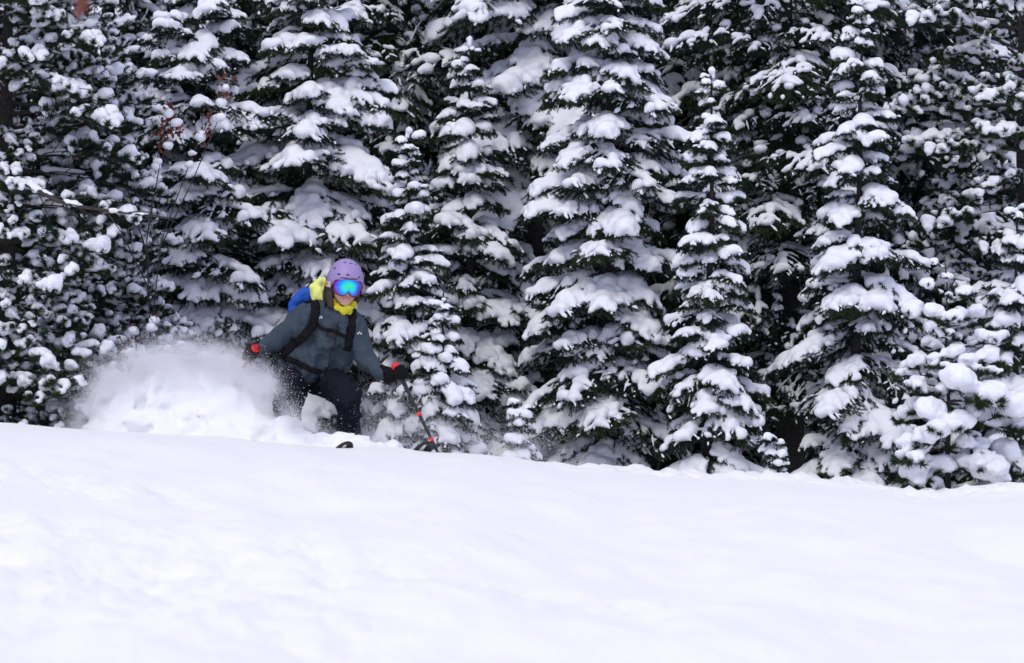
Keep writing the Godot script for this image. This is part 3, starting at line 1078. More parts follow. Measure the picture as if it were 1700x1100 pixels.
func make_skier() -> void:
	var who := thing("person", "skier in dark teal jacket and lilac helmet crouching through deep powder", "person", Vector3(-1.15, 0.0, 0.0))
	var base: Vector3 = who.position
	var P := func(px: float, py: float, z: float) -> Vector3: return at(px, py, z) - base
	# joints: r = the side at the left of the picture
	var neck: Vector3 = P.call(560, 512, 0.02)
	var sh_r: Vector3 = P.call(503, 524, -0.02)
	var sh_l: Vector3 = P.call(589, 538, 0.04)
	var el_r: Vector3 = P.call(455, 566, -0.04)
	var el_l: Vector3 = P.call(609, 600, 0.05)
	var wr_r: Vector3 = P.call(427, 584, 0.10)
	var wr_l: Vector3 = P.call(638, 621, 0.20)
	var hip_r: Vector3 = P.call(490, 622, -0.16)
	var hip_l: Vector3 = P.call(543, 630, -0.14)
	var kn_r: Vector3 = P.call(478, 670, 0.20)
	var kn_l: Vector3 = P.call(577, 655, 0.24)
	var an_r: Vector3 = P.call(476, 748, 0.02)
	var an_l: Vector3 = P.call(579, 742, 0.06)
	var head: Vector3 = P.call(573, 476, 0.10)
	var fwd := Vector3(0.24, -0.10, 1.0).normalized()
	var up0 := Vector3(0.10, 1.0, 0.06)
	var right := up0.cross(fwd).normalized()          # towards the right of the picture
	var up := fwd.cross(right).normalized()
	var B := Basis(right, up, fwd)
	var K := 1.10
	var Hd := func(x: float, y: float, z: float) -> Vector3: return head + B * (Vector3(x, y, z) * K)

	# --- the body, one continuous figure (clothes go over it)
	var body := ArrayMesh.new()
	var f := Field.new(Vector3(minf(wr_r.x, an_r.x) - 0.15, an_l.y - 0.2, -0.4), Vector3(wr_l.x + 0.15, neck.y + 0.16, 0.55), 0.016, 0.012)
	for q in [[sh_r, el_r, 0.046, 0.036], [el_r, wr_r, 0.036, 0.026], [sh_l, el_l, 0.046, 0.036], [el_l, wr_l, 0.036, 0.026], [sh_r, neck, 0.05, 0.05], [sh_l, neck, 0.05, 0.05], [neck, (hip_r + hip_l) * 0.5, 0.075, 0.09], [(sh_r + neck) * 0.5, hip_r, 0.07, 0.085], [(sh_l + neck) * 0.5, hip_l, 0.07, 0.085], [hip_r, kn_r, 0.075, 0.05], [hip_l, kn_l, 0.075, 0.05], [kn_r, an_r, 0.048, 0.034], [kn_l, an_l, 0.048, 0.034], [neck, Hd.call(0, -0.05, -0.02), 0.052, 0.05]]:
		f.cap(q[0], q[1], q[2], q[3])
	f.put(body, M.skin)
	f = Field.new(head - Vector3.ONE * 0.21, head + Vector3.ONE * 0.21, 0.006, 0.006)
	f.ball(Hd.call(0, 0.035, -0.012), Vector3(0.078, 0.098, 0.094) * K, B)
	f.ball(Hd.call(0, -0.035, 0.022), Vector3(0.060, 0.072, 0.066) * K, B)
	for s in [-1.0, 1.0]:
		f.cap(Hd.call(0.046 * s, -0.050, 0.010), Hd.call(0.014 * s, -0.094, 0.060), 0.026 * K, 0.020 * K)     # jaw
		f.ball(Hd.call(0.036 * s, -0.024, 0.066), Vector3(0.026, 0.020, 0.020) * K, B)                           # cheek
		f.ball(Hd.call(0.011 * s, -0.036, 0.094), Vector3.ONE * 0.009 * K)                                       # nostril wing
		f.ball(Hd.call(0.030 * s, 0.008, 0.078), Vector3(0.013, 0.009, 0.010) * K, B)                            # eye under the goggles
		f.ball(Hd.call(0.079 * s, 0.0, -0.012), Vector3(0.010, 0.028, 0.017) * K, B)                             # ear
	f.cap(Hd.call(0, 0.012, 0.084), Hd.call(0, -0.030, 0.104), 0.009 * K, 0.013 * K)                             # nose
	f.ball(Hd.call(0, -0.098, 0.066), Vector3(0.022, 0.017, 0.018) * K, B)                                       # chin
	f.ball(Hd.call(0, -0.064, 0.078), Vector3(0.026, 0.014, 0.014) * K, B)                                       # round the mouth
	f.put(body, M.skin)
	obj("body", body, who)
	f = Field.new(Hd.call(0, -0.066, 0.09) - Vector3.ONE * 0.05, Hd.call(0, -0.066, 0.09) + Vector3.ONE * 0.05, 0.003, 0.003)
	f.cap(Hd.call(-0.022, -0.066, 0.083), Hd.call(0, -0.061, 0.092), 0.0045, 0.006)
	f.cap(Hd.call(0.022, -0.066, 0.083), Hd.call(0, -0.061, 0.092), 0.0045, 0.006)
	f.cap(Hd.call(-0.018, -0.072, 0.084), Hd.call(0.018, -0.072, 0.084), 0.006, 0.006)
	from_field("mouth", f, M.lips, who)

	# --- hair
	f = Field.new(head - Vector3(0.24, 0.24, 0.2), head + Vector3(0.24, 0.1, 0.2), 0.007, 0.007)
	for q in [[-0.080, 0.02, 0.0, -0.098, -0.06, 0.008, 0.034], [-0.098, -0.06, 0.008, -0.088, -0.125, 0.02, 0.030], [-0.086, 0.01, -0.04, -0.112, -0.09, -0.03, 0.036], [0.080, 0.01, -0.01, 0.084, -0.07, 0.0, 0.024], [0.084, -0.07, 0.0, 0.070, -0.125, 0.02, 0.022], [-0.06, 0.0, -0.08, -0.06, -0.12, -0.06, 0.04], [0.06, 0.0, -0.08, 0.05, -0.12, -0.06, 0.04]]:
		f.cap(Hd.call(q[0], q[1], q[2]), Hd.call(q[3], q[4], q[5]), q[6], q[6] * 0.8)
	f.rough(lump, 0.016, Vector3.ZERO, Vector3(2.2, 0.5, 2.2))
	from_field("hair", f, M.hair, who)

	# --- helmet: a dome whose rim is high over the goggles and low over the ears
	var hm := Tri.new()
	var shell := func(az: float, v: float, grow: float) -> Vector3:
		var rim := lerpf(0.052, -0.018, smoothstep(0.6, 1.35, absf(az)))
		rim = lerpf(rim, -0.050, smoothstep(1.7, 2.6, absf(az)))
		var lowest := asin(clampf((rim - 0.040) / 0.145, -1.0, 1.0))
		var el := lerpf(lowest, PI / 2, v)
		return Hd.call(sin(az) * cos(el) * (0.121 + grow), 0.040 + sin(el) * (0.145 + grow), cos(az) * cos(el) * (0.136 + grow) - 0.014)
	for i in 40:
		for j in 12:
			var a0 := TAU * i / 40.0 - PI
			var a1 := TAU * (i + 1) / 40.0 - PI
			var c: Array = []
			var nn: Array = []
			for q in [[a0, j / 12.0], [a1, j / 12.0], [a1, (j + 1) / 12.0], [a0, (j + 1) / 12.0]]:
				var p: Vector3 = shell.call(q[0], q[1], 0.012 if q[1] < 0.06 and absf(q[0]) < 0.8 else 0.0)
				c.append(p)
				var lp: Vector3 = B.transposed() * (p - head) / K - Vector3(0, 0.04, -0.014)
				nn.append((B * Vector3(lp.x / 0.0146, lp.y / 0.021, lp.z / 0.0185)).normalized())
			hm.smooth(c[0], c[1], c[2], nn[0], nn[1], nn[2])
			hm.smooth(c[0], c[2], c[3], nn[0], nn[2], nn[3])
			if j == 0:                          # the thickness of the rim
				var d0: Vector3 = shell.call(a0, 0.0, -0.016)
				var d1: Vector3 = shell.call(a1, 0.0, -0.016)
				hm.tri(c[0], d1, c[1])
				hm.tri(c[0], d0, d1)
				hm.tri(d0, shell.call(a0, 0.3, -0.016), d1)
	var helmet := from_tri("helmet", hm, M.helmet, who)
	for q in [[-0.62, 0.16, 0.014], [-0.10, 0.17, 0.013], [0.62, 0.12, 0.012], [-0.42, 0.62, 0.011], [0.12, 0.60, 0.011], [0.70, 0.58, 0.010], [-1.05, 0.45, 0.012], [1.10, 0.45, 0.012], [-2.2, 0.4, 0.012], [2.2, 0.4, 0.012]]:
		var c: Vector3 = shell.call(q[0], q[1], 0.0)
		var vm := SphereMesh.new()
		vm.radius = 0.5
		vm.height = 1.0
		vm.radial_segments = 14
		vm.rings = 7
		vm.material = M.vent
		var v := obj("vent", vm, helmet)
		var out: Vector3 = (c - Hd.call(0, 0.04, -0.014)).normalized()
		var sx: Vector3 = out.cross(up).normalized()
		v.transform = Transform3D(Basis(sx * q[2] * 2.0, sx.cross(out) * q[2] * 0.95, out * 0.006), c)
	for s in [-1.0, 1.0]:                        # ear pads
		f = Field.new(Hd.call(0.1 * s, -0.03, -0.02) - Vector3.ONE * 0.11, Hd.call(0.1 * s, -0.03, -0.02) + Vector3.ONE * 0.11, 0.007, 0.006)
		f.ball(Hd.call(0.096 * s, -0.012, -0.022), Vector3(0.020, 0.050, 0.040) * K, B)
		from_field("ear_pad", f, M.black_cloth, helmet)

	# --- goggles
	var lens := Tri.new()
	var frame := Tri.new()
	var G := func(u: float, v: float, grow: float, wide: float) -> Vector3:
		var a := u * 0.98 * wide
		var top := 0.053 + 0.004 * cos(u * 2.0)
		var low := lerpf(-0.046, -0.026, pow(absf(u), 3.0)) + 0.026 * exp(-u * u * 40.0)
		var mid := 0.5 * (top + low)
		var y := lerpf(low, top, v)
		y = mid + (y - mid) * (1.0 + (wide - 1.0) * 2.0) * sqrt(maxf(1.0 - pow(absf(u), 5.0) * 0.55, 0.0))
		var bulge := 0.004 * (1.0 - pow(2.0 * v - 1.0, 2.0))
		return Hd.call(sin(a) * (0.092 + grow), y, cos(a) * (0.098 + grow + bulge) + 0.022)
	var blend := func(u: float, v: float) -> Color:
		var d := Vector2(u * 1.02 + 0.03, (v - 0.52) * 1.25).length()
		var g := Color(0.02, 0.88, 0.42)
		g = g.lerp(Color(0.0, 0.72, 0.78), smoothstep(0.10, 0.45, d))
		g = g.lerp(Color(0.01, 0.20, 0.92), smoothstep(0.40, 0.68, d))
		g = g.lerp(Color(0.22, 0.02, 0.60), smoothstep(0.65, 0.95, d))
		return g.lerp(Color(0.05, 0.01, 0.10), smoothstep(0.85, 1.25, d + maxf(v - 0.8, 0.0)))
	for part in 2:
		var t: Tri = [lens, frame][part]
		var grow: float = [0.014, 0.009][part]
		var wide: float = [1.0, 1.12][part]
		for i in 24:
			for j in 10:
				var c := []
				var nn := []
				for q in [[i, j], [i + 1, j], [i + 1, j + 1], [i, j + 1]]:
					var u: float = q[0] / 12.0 - 1.0
					var v: float = q[1] / 10.0
					c.append(G.call(u, v, grow, wide))
					nn.append((B * Vector3(sin(u * 0.98), (v - 0.5) * 0.35, cos(u * 0.98))).normalized())
					if part == 0:
						pass
				t.smooth(c[0], c[1], c[2], nn[0], nn[1], nn[2])
				t.smooth(c[0], c[2], c[3], nn[0], nn[2], nn[3])
				if part == 0:
					var k: Array = []
					for q in [[i, j], [i + 1, j], [i + 1, j + 1], [i, j + 1]]:
						k.append(blend.call(q[0] / 12.0 - 1.0, q[1] / 10.0))
					lens.c.append_array([k[0], k[2], k[1], k[0], k[3], k[2]])
		if part == 1:                           # the frame reaches back to the face
			for i in 24:
				for v in [0.0, 1.0]:
					var u0 := i / 12.0 - 1.0
					var u1 := (i + 1) / 12.0 - 1.0
					var a: Vector3 = G.call(u0, v, grow, wide)
					var b: Vector3 = G.call(u1, v, grow, wide)
					var back := B * Vector3(0, 0, -0.045)
					frame.tri(a, b + back, b)
					frame.tri(a, a + back, b + back)
	var gg := from_tri("goggles", frame, M.frame, who)
	from_tri("lens", lens, M.lens, gg)
	for s in [-1.0, 1.0]:
		var st := Tri.new()
		for i in 8:
			var c := []
			for q in [[i, -1], [i + 1, -1], [i + 1, 1], [i, 1]]:
				var az: float = s * lerpf(1.02, 2.6, q[0] / 8.0)
				var y: float = 0.012 + q[1] * 0.019
				c.append(Hd.call(sin(az) * 0.1285, y, cos(az) * 0.142 - 0.012))
			st.tri(c[0], c[1], c[2])
			st.tri(c[0], c[2], c[3])
		var strap := from_tri("strap", st, M.strap, gg)
		var so := Tri.new()
		for i in 2:
			var c := []
			for q in [[i, -1], [i + 1, -1], [i + 1, 1], [i, 1]]:
				var az: float = s * lerpf(1.30, 1.62, q[0] / 2.0)
				c.append(Hd.call(sin(az) * 0.1305, 0.012 + q[1] * 0.012, cos(az) * 0.144 - 0.012))
			so.tri(c[0], c[1], c[2])
			so.tri(c[0], c[2], c[3])
		from_tri("strap_patch", so, M.strap_orange, strap)

	# --- jacket
	var mid := (hip_r + hip_l) * 0.5
	var jf := Field.new(Vector3(wr_r.x - 0.12, hip_l.y - 0.16, -0.42), Vector3(wr_l.x + 0.12, neck.y + 0.14, 0.36), 0.0115, 0.014)
	var q_r: Vector3 = sh_r.lerp(neck, 0.30) + Vector3(0, -0.05, 0.0)
	var q_l: Vector3 = sh_l.lerp(neck, 0.20) + Vector3(0, -0.05, 0.0)
	for q in [
		[sh_r, neck, 0.070, 0.066], [sh_l, neck, 0.070, 0.066],
		[q_r, hip_r + Vector3(-0.01, 0.05, 0.02), 0.100, 0.115], [q_l, hip_l + Vector3(0.01, 0.05, 0.02), 0.098, 0.115],
		[neck + Vector3(0, -0.10, 0.03), mid + Vector3(0, 0.05, 0.05), 0.11, 0.13],
		[hip_r + Vector3(-0.03, 0.07, 0.02), hip_r + Vector3(-0.030, -0.03, 0.03), 0.105, 0.112], [hip_l + Vector3(0.03, 0.06, 0.02), hip_l + Vector3(0.02, -0.015, 0.03), 0.105, 0.110],
		[neck + Vector3(-0.02, 0.02, -0.02), neck + Vector3(-0.02, 0.045, -0.01), 0.062, 0.062]]:
		jf.cap(q[0], q[1], q[2], q[3])
	lump.frequency = 7.0
	jf.rough(lump, 0.024, Vector3(3, 1, 7), Vector3(1.1, 0.8, 1.1))
	jf.rough(lump, 0.014, Vector3(9, 4, 7), Vector3(2.6, 1.3, 2.6))
	jf.keep(mid + Vector3(0, -0.065, 0), Vector3(0.10, -1.0, 0.20).normalized())
	jf.keep(neck + Vector3(0.01, 0.050, 0.0), Vector3(0.06, 1, 0.25).normalized())
	for q in [[sh_r, el_r, 0.076, 0.066], [el_r, wr_r.lerp(el_r, 0.04), 0.066, 0.049], [sh_l, el_l, 0.076, 0.066], [el_l, wr_l.lerp(el_l, 0.04), 0.066, 0.049]]:
		jf.cap(q[0], q[1], q[2], q[3])
	jf.rough(lump, 0.014, Vector3(3, 1, 7), Vector3(1.1, 0.8, 1.1))
	var jacket := from_field("jacket", jf, M.jacket, who)
	var front := func(px: float, py: float) -> Vector3:
		var p: Vector3 = P.call(px, py, 0.34)
		for k in 200:
			if jf.dist(p) < 0.004:
				break
			p = P.call(px, py, 0.34 - k * 0.004)
		return p
	ribbon("zip", [front.call(566, 522), front.call(561, 545), front.call(556, 570), front.call(547, 600), front.call(541, 618)], jf, 0.012, 0.002, M.black_plastic, jacket, 0.004)
	for q in [[535, 528], [597, 553]]:
		var c: Vector3 = front.call(q[0], q[1])
		var pm := Tri.new()
		var n := jf.grad(c)
		var s := n.cross(Vector3.UP).normalized()
		var u := s.cross(n)
		for k in 3:
			var o := c + n * 0.012 + s * (k - 1) * 0.011 + u * (k % 2) * 0.007
			pm.tri(o - s * 0.006 - u * 0.009, o + s * 0.007, o + u * 0.011)
		from_tri("logo", pm, M.white_print, jacket)

	# --- pants
	var pf := Field.new(Vector3(an_r.x - 0.2, an_l.y - 0.14, -0.40), Vector3(kn_l.x + 0.2, hip_r.y + 0.18, 0.46), 0.0125, 0.014)
	for q in [[hip_r, hip_l, 0.112, 0.112], [hip_r + Vector3(0, 0.06, 0), hip_l + Vector3(0, 0.06, 0), 0.10, 0.10], [hip_r, kn_r, 0.120, 0.098], [hip_l, kn_l, 0.120, 0.098], [kn_r, an_r, 0.090, 0.086], [kn_l, an_l, 0.090, 0.080]]:
		pf.cap(q[0], q[1], q[2], q[3])
	pf.rough(lump, 0.022, Vector3(13, 1, 7), Vector3(1.2, 0.8, 1.2))
	pf.rough(lump, 0.014, Vector3(2, 4, 17), Vector3(2.6, 1.4, 2.6))
	var pants := from_field("pants", pf, M.pants, who)
	var lg := Tri.new()
	var lc: Vector3 = P.call(532, 651, 0.34)
	for k in 200:
		if pf.dist(lc) < 0.004:
			break
		lc = P.call(532, 651, 0.34 - k * 0.004)
	var ln := pf.grad(lc)
	var ls := ln.cross(Vector3.UP).normalized()
	for k in 4:
		var o := lc + ln * 0.005 - ls * (k - 1.5) * 0.010
		lg.tri(o - ls * 0.003 - Vector3(0, 0.005, 0), o + ls * 0.004 - Vector3(0, 0.003, 0), o + Vector3(0, 0.005, 0))
	from_tri("logo", lg, M.white_print, pants)

	# --- boots, deep in the powder
	for q in [[an_r, "ski_boot"], [an_l, "ski_boot"]]:
		var o: Vector3 = q[0]
		f = Field.new(o - Vector3(0.2, 0.24, 0.2), o + Vector3(0.26, 0.2, 0.34), 0.015, 0.01)
		var toe := Vector3(0.55, -0.12, 0.80).normalized()
		f.cap(o + Vector3(0, 0.06, 0), o + Vector3(0, -0.10, 0), 0.072, 0.062)
		f.cap(o + Vector3(0, -0.12, 0) - toe * 0.06, o + Vector3(0, -0.13, 0) + toe * 0.16, 0.058, 0.046)
		from_field(q[1], f, M.black_plastic, who)

	# --- hood and neck gaiter
	f = Field.new(neck - Vector3(0.34, 0.12, 0.28), neck + Vector3(0.28, 0.30, 0.2), 0.009, 0.012)
	for q in [[P.call(527, 477, -0.08), P.call(534, 494, -0.03), 0.044, 0.042], [P.call(535, 469, -0.10), P.call(528, 480, -0.10), 0.033, 0.042], [P.call(530, 490, -0.06), P.call(556, 498, -0.14), 0.055, 0.06], [P.call(556, 498, -0.14), P.call(584, 508, -0.09), 0.055, 0.045]]:
		f.cap(q[0], q[1], q[2], q[3])
	f.rough(lump, 0.022, Vector3(5, 5, 5), Vector3(1.6, 1.0, 1.6))
	from_field("hood", f, M.neon_yellow, who)
	f = Field.new(neck - Vector3(0.16, 0.1, 0.14), neck + Vector3(0.2, 0.16, 0.28), 0.008, 0.010)
	for q in [[554, 500, 0.09, 561, 509, 0.145], [561, 509, 0.145, 570, 515, 0.165], [570, 515, 0.165, 580, 512, 0.16], [580, 512, 0.16, 586, 505, 0.11], [562, 514, 0.11, 580, 516, 0.11], [554, 500, 0.09, 572, 498, 0.03], [586, 505, 0.11, 572, 498, 0.03]]:
		f.cap(P.call(q[0], q[1], q[2]), P.call(q[3], q[4] + 2, q[5]), 0.019, 0.019)
	f.rough(lump, 0.012, Vector3(1, 8, 2), Vector3(2, 3, 2))
	from_field("neck_gaiter", f, M.gaiter, who)

	# --- gloves closed round the pole grips
	var tips := [P.call(345, 700, -0.40), P.call(731, 759, 0.42)]
	var tops := [P.call(424, 579, 0.17), P.call(658, 609, 0.28)]
	var hand := []
	for k in 2:
		var wr: Vector3 = [wr_r, wr_l][k]
		var el: Vector3 = [el_r, el_l][k]
		var g: Vector3 = (tops[k] - tips[k]).normalized()
		var o: Vector3 = tops[k] - g * 0.055
		hand.append(o)
		f = Field.new(o - Vector3.ONE * 0.17, o + Vector3.ONE * 0.17, 0.0065, 0.005)
		fist(f, o, g, o - wr, 0.0155)
		f.cap(wr.lerp(el, 0.20), o - (o - wr).normalized() * 0.05, 0.050, 0.042)        # cuff
		from_field("glove", f, M.black_cloth, who)

	# --- ski poles
	var names := ["ski pole held in the hand at left, trailing back into the powder", "ski pole with red bands planted in the snow at right of the skier"]
	for k in 2:
		var tip: Vector3 = tips[k] + base
		var top: Vector3 = tops[k] + base
		var g := (top - tip).normalized()
		var pole := thing("ski_pole", names[k], "ski pole", tip, "the skier's poles")
		var L := (top - tip).length()
		tubes("shaft", [g * 0.03, g * 0.35, g * (L - 0.12)], [0.010, 0.012, 0.0135], M.pole_metal, pole)
		tubes("grip", [g * (L - 0.17), g * (L - 0.15), g * (L - 0.10), g * (L - 0.05), g * (L - 0.015)], [0.012, 0.017, 0.014, 0.018, 0.019], M.black_plastic, pole)
		var cap := tubes("grip_cap", [g * (L - 0.022), g * (L - 0.010), g * (L + 0.012), g * (L + 0.028), g * (L + 0.034)], [0.022, 0.032, 0.034, 0.024, 0.006], M.red_plastic, pole, 16)
		cap.set_meta("label", "round red top of the grip")
		for u in [0.46, 0.80 if k == 0 else 0.18]:
			tubes("band", [g * (L * u), g * (L * u + 0.028)], [0.0150, 0.0152], M.red_plastic, pole)
		tubes("tip", [Vector3.ZERO, g * 0.03], [0.002, 0.006], M.metal_edge, pole)
		tubes("basket", [g * 0.075, g * 0.082, g * 0.088, g * 0.10], [0.034, 0.046, 0.044, 0.010], M.black_plastic, pole, 18)

	# --- skis: most of their length lies under the snow
	var ends := [[at(571, 744, 1.02), at(440, 775, -0.2), "ski whose black tip shows in the snow under the skier's knee"], [at(703, 744, 1.02), at(572, 778, -0.15), "ski whose rounded tip stands out of the snow beside the planted pole"]]
	for e in ends:
		var tip: Vector3 = e[0]
		var flat: Vector3 = (tip - e[1]) * Vector3(1, 0, 1)
		var d: Vector3 = flat.normalized()
		var ski := thing("ski", e[2], "ski", tip - d * 0.9 + Vector3(0, -0.10, 0), "the skier's skis")
		var s: Vector3 = d.cross(Vector3.UP)
		var top := Tri.new()
		var bot := Tri.new()
		var rows := []
		for i in 41:
			var u := lerpf(-0.75, 0.97, 1.0 - pow(1.0 - i / 40.0, 1.6))
			var rise := 0.0
			if u > 0.62:
				rise = 1.15 * pow(u - 0.62, 2.0)
			var w := lerpf(0.048, 0.074, pow(absf(u) / 0.9, 2.0))
			if u > 0.86:
				w *= sqrt(maxf(1.0 - pow((u - 0.86) / 0.11, 2.0), 0.002))
			if u < -0.70:
				w *= sqrt(maxf(1.0 - pow((-u - 0.70) / 0.055, 2.0), 0.05))
			rows.append([d * u + Vector3(0, rise, 0), w])
		for i in 40:
			var a: Vector3 = rows[i][0]
			var b: Vector3 = rows[i + 1][0]
			var wa: Vector3 = s * rows[i][1]
			var wb: Vector3 = s * rows[i + 1][1]
			var h := Vector3(0, 0.012, 0)
			top.tri(a - wa + h, a + wa + h, b + wb + h)
			top.tri(a - wa + h, b + wb + h, b - wb + h)
			bot.tri(a + wa, a - wa, b - wb)
			bot.tri(a + wa, b - wb, b + wb)
			for q in [-1.0, 1.0]:
				bot.tri(a + wa * q, b + wb * q, b + wb * q + h)
				bot.tri(a + wa * q, b + wb * q + h, a + wa * q + h)
		from_tri("top_sheet", top, M.ski_top, ski)
		from_tri("base", bot, M.ski_top, ski)
		var mk := Tri.new()                       # a pale print under the tip
		for i in range(33, 38):
			var a: Vector3 = rows[i][0] - Vector3(0, 0.003, 0)
			var b: Vector3 = rows[i + 1][0] - Vector3(0, 0.003, 0)
			var wa: Vector3 = s * rows[i][1] * 0.55
			var wb: Vector3 = s * rows[i + 1][1] * 0.5
			mk.tri(a + wa, a + wa * 0.1, b + wb * 0.1)
			mk.tri(a + wa, b + wb * 0.1, b + wb)
		from_tri("base_print", mk, M.white_print, ski)
		var bind := BoxMesh.new()
		bind.size = Vector3(0.07, 0.05, 0.26)
		bind.material = M.black_plastic
		var bo := obj("binding", bind, ski)
		bo.transform = Transform3D(Basis(s, Vector3.UP, -d), Vector3(0, 0.037, 0))

	# --- backpack, its straps lying on the jacket
	var pack := thing("backpack", "blue backpack with black straps on the skier's back", "backpack", base)
	f = Field.new(Vector3(sh_r.x - 0.18, hip_r.y - 0.05, -0.58), Vector3(sh_l.x + 0.1, sh_r.y + 0.30, 0.02), 0.014, 0.016)
	for q in [[P.call(506, 502, -0.24), P.call(496, 592, -0.34), 0.085, 0.10], [P.call(556, 500, -0.26), P.call(530, 600, -0.34), 0.10, 0.10], [P.call(508, 492, -0.20), P.call(540, 492, -0.24), 0.068, 0.075], [P.call(520, 520, -0.34), P.call(508, 590, -0.40), 0.10, 0.11], [P.call(494, 500, -0.16), P.call(488, 525, -0.20), 0.040, 0.05]]:
		f.cap(q[0], q[1], q[2], q[3])
	f.rough(lump, 0.02, Vector3(8, 8, 3))
	from_field("pack_bag", f, M.blue_pack, pack)
	ribbon("shoulder_strap", [P.call(519, 498, -0.04), front.call(524, 506), front.call(522, 525), front.call(515, 545), front.call(500, 562), front.call(480, 578), front.call(464, 590)], jf, 0.068, 0.010, M.webbing, pack, 0.010)
	ribbon("shoulder_strap", [P.call(576, 512, -0.02), front.call(585, 524), front.call(584, 545), front.call(580, 562), front.call(576, 580)], jf, 0.062, 0.010, M.webbing, pack, 0.010)
	ribbon("chest_strap", [front.call(521, 536), front.call(538, 545), front.call(558, 551), front.call(582, 561)], jf, 0.026, 0.015, M.webbing, pack, 0.006)
	ribbon("hip_belt", [front.call(455, 598), front.call(475, 596), front.call(497, 602), front.call(520, 614), front.call(542, 620), front.call(558, 620)], jf, 0.042, 0.011, M.webbing, pack, 0.008)
	var bk := BoxMesh.new()
	bk.size = Vector3(0.05, 0.035, 0.018)
	bk.material = M.black_plastic
	var bo := obj("buckle", bk, pack)
	var bp: Vector3 = front.call(546, 553)
	var bn := jf.grad(bp)
	var bs := bn.cross(Vector3.UP).normalized()
	bo.transform = Transform3D(Basis(bs, bn.cross(bs), bn), bp + bn * 0.022)
	var bo2 := obj("buckle", bk, pack)
	bp = front.call(536, 619)
	bn = jf.grad(bp)
	bs = bn.cross(Vector3.UP).normalized()
	bo2.transform = Transform3D(Basis(bs, bn.cross(bs), bn), bp + bn * 0.016)


func scatter(called: String, m: Mesh, spots: Array, size: float, parent: Node) -> void:
	var mm := MultiMesh.new()
	mm.transform_format = MultiMesh.TRANSFORM_3D
	mm.mesh = m
	mm.instance_count = spots.size()
	for i in spots.size():
		var s: float = size * rnd(0.7, 1.4) * spots[i][1]
		var b := Basis(Vector3(rnd(-1, 1), rnd(-1, 1), rnd(-1, 1)).normalized(), rnd(0, TAU)).scaled(Vector3(1.25, 0.85, 1.0) * s)
		if spots[i].size() > 2:
			var d: Vector3 = spots[i][2]
			var e := d.cross(Vector3(0.3, 0.2, 1.0)).normalized()
			b = Basis(d * s * 2.6, e * s * 0.55, d.cross(e) * s * 0.7)
		mm.set_instance_transform(i, Transform3D(b, spots[i][0]))
	var o := MultiMeshInstance3D.new()
	o.name = called
	o.multimesh = mm
	parent.add_child(o, true)
	tag(o, "", "", "", "stuff")


func grain_mesh(count: int, r0: float, r1: float) -> ArrayMesh:
	# a puff of loose grains about one unit across; r0, r1 are their sizes in that unit
	var t := Tri.new()
	for i in count:
		var p := Vector3(rng.randfn(), rng.randfn(), rng.randfn()) * 0.5
		var r := rnd(r0, r1)
		var e := []
		var b := Basis(Vector3(rnd(-1, 1), rnd(-1, 1), rnd(-1, 1)).normalized(), rnd(0, TAU))
		for q in [Vector3(1, 1, 1), Vector3(-1, -1, 1), Vector3(-1, 1, -1), Vector3(1, -1, -1)]:
			e.append(p + b * q * r * 0.8)
		t.tri(e[0], e[1], e[2])
		t.tri(e[0], e[3], e[1])
		t.tri(e[0], e[2], e[3])
		t.tri(e[1], e[3], e[2])
	var m := ArrayMesh.new()
	t.put(m, M.powder)
	return m


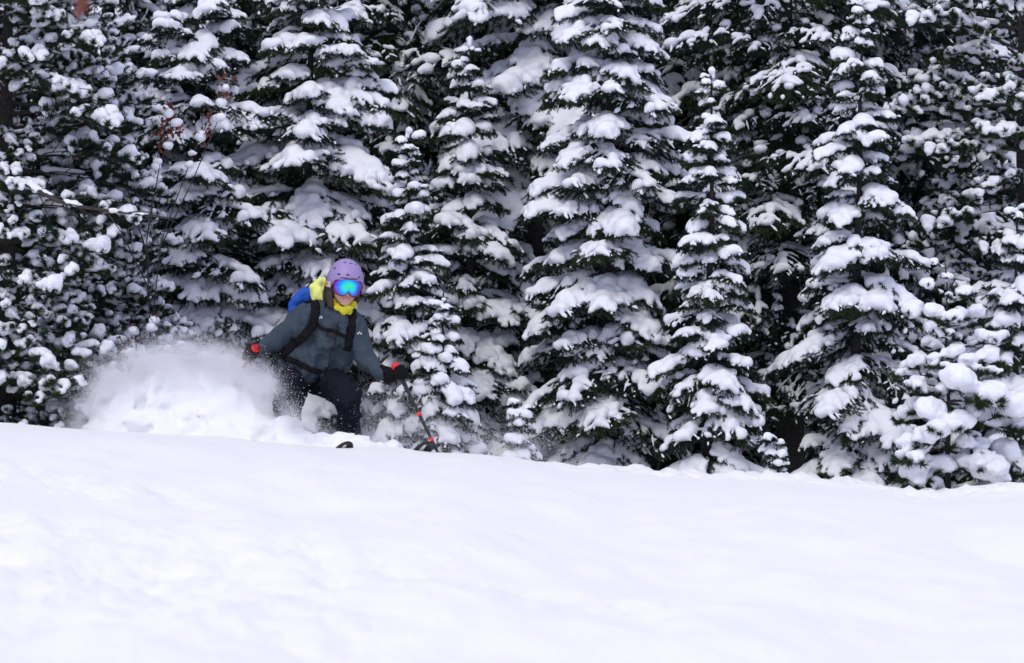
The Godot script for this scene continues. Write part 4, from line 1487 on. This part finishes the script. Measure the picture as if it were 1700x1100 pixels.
func make_powder() -> void:
	rng.seed = 99
	var edge := [[126, 714], [134, 692], [148, 660], [172, 630], [212, 604], [262, 590], [330, 586], [380, 592], [420, 606], [445, 628], [462, 652], [482, 680], [520, 706], [560, 724], [620, 733], [680, 740], [730, 745]]
	var top_at := func(px: float) -> float:
		for i in edge.size() - 1:
			if px <= edge[i + 1][0]:
				return lerpf(edge[i][1], edge[i + 1][1], clampf((px - edge[i][0]) / (edge[i + 1][0] - edge[i][0]), 0.0, 1.0))
		return 745.0
	var spray := thing("snow_spray", "white cloud of powder snow thrown up behind and around the skier's legs", "snow spray", at(300, 735, 0.1))
	tag(spray, "", "", "", "stuff")
	var base: Vector3 = spray.position
	# the dense heart of the cloud
	var f := Field.new(at(110, 560, -0.3) - base - Vector3(0, 0.9, 0.2), at(700, 560, 0.4) - base + Vector3(0.1, 0.05, 0.4), 0.022, 0.035)
	for i in 16:
		var px := lerpf(172, 470, i / 15.0)
		var py: float = top_at.call(px) + 13.0
		f.cap(at(px, py + 20, -0.06) - base, at(px + 8, 770, 0.10) - base, 0.10, 0.20)
	for i in 26:                               # lower and nearer along the slope's edge, over the boots
		var px := lerpf(462, 665, i / 25.0)
		var z := lerpf(0.22, 0.45, smoothstep(462.0, 560.0, px)) - 0.12 * smoothstep(600.0, 665.0, px)
		var py := lerpf(702, 741, smoothstep(462.0, 570.0, px)) + 5.0 * smoothstep(590.0, 665.0, px) + drift.get_noise_1d(px * 0.5) * 5.0
		f.cap(at(px, py + 12, z) - base, at(px, 778, z + 0.06) - base, 0.05, 0.11)
	f.rough(drift, 0.07, Vector3(4, 0, 0), Vector3.ONE * 8.0)
	f.rough(drift, 0.016, Vector3(4, 3, 0), Vector3.ONE * 22.0)
	tag(from_field("dense_powder", f, M.powder_heart, spray), "", "", "", "stuff")
	# the loose snow round it: fine grains, thick near the heart and thinning outwards in streaks
	var spots := []
	while spots.size() < 1250:
		var px := rnd(118, 650)
		var top: float = top_at.call(px) + drift.get_noise_1d(px * 0.12) * 9.0
		var streak := drift.get_noise_1d(px * 0.35 + 900.0) * 0.5 + 0.5
		var py := top - 10.0 + 46.0 * pow(rng.randf(), 1.2) - rng.randf() * rng.randf() * 20.0 * streak
		if px > 470:
			py = top + rng.randf() * 40.0 - rng.randf() * rng.randf() * 18.0
			if rng.randf() > lerpf(0.7, 0.10, smoothstep(470.0, 560.0, px)):
				continue
		spots.append([at(px, minf(py, 748), rng.randfn() * 0.13 + lerpf(0.06, 0.42, smoothstep(400.0, 520.0, px))) - base, rnd(0.6, 1.4)])
	scatter("fine_powder", grain_mesh(380, 0.006, 0.015), spots, 0.060, spray)
	# wisps drawn out along the throw of the spray
	spots = []
	for i in 210:
		var px := 128.0 + 330.0 * pow(rng.randf(), 1.2)
		var p := at(px, float(top_at.call(px)) + rng.randfn() * 9.0 - 3.0, rng.randfn() * 0.14 + 0.06) - base
		var d := (p - (at(500, 740, 0.1) - base)).normalized() + Vector3(rnd(-0.3, 0.3), rnd(-0.1, 0.4), rnd(-0.3, 0.3))
		spots.append([p, rnd(0.8, 1.5), d.normalized()])
	scatter("powder_wisp", grain_mesh(300, 0.006, 0.016), spots, 0.060, spray)
	spots = []
	for i in 420:                              # coarser flying bits
		var px := rnd(122, 520)
		var top: float = top_at.call(px)
		spots.append([at(px + rng.randfn() * 6.0, minf(top + rng.randfn() * 12.0, 745), rng.randfn() * 0.15 + lerpf(0.08, 0.44, smoothstep(400.0, 500.0, px))) - base, rnd(0.8, 1.4)])
	scatter("snow_grain", grain_mesh(6, 0.012, 0.034), spots, 0.085, spray)
	# thin drifting powder to the right
	var haze := thing("drifting_powder", "thin haze of drifting powder right of the skier over the tree feet", "snow haze", at(720, 745, 0.0))
	tag(haze, "", "", "", "stuff")
	base = haze.position
	spots = []
	for i in 105:
		var px := 590.0 + 320.0 * pow(rng.randf(), 1.5)
		var py := 750.0 - rng.randf() * (70.0 * exp(-(px - 630.0) * (px - 630.0) / 14000.0) + 26.0) + (px - 600.0) * 0.035
		spots.append([at(px, py, rnd(-0.75, 0.25)) - base, rnd(0.6, 1.5)])
	scatter("fine_powder", grain_mesh(420, 0.003, 0.0085), spots, 0.16, haze)
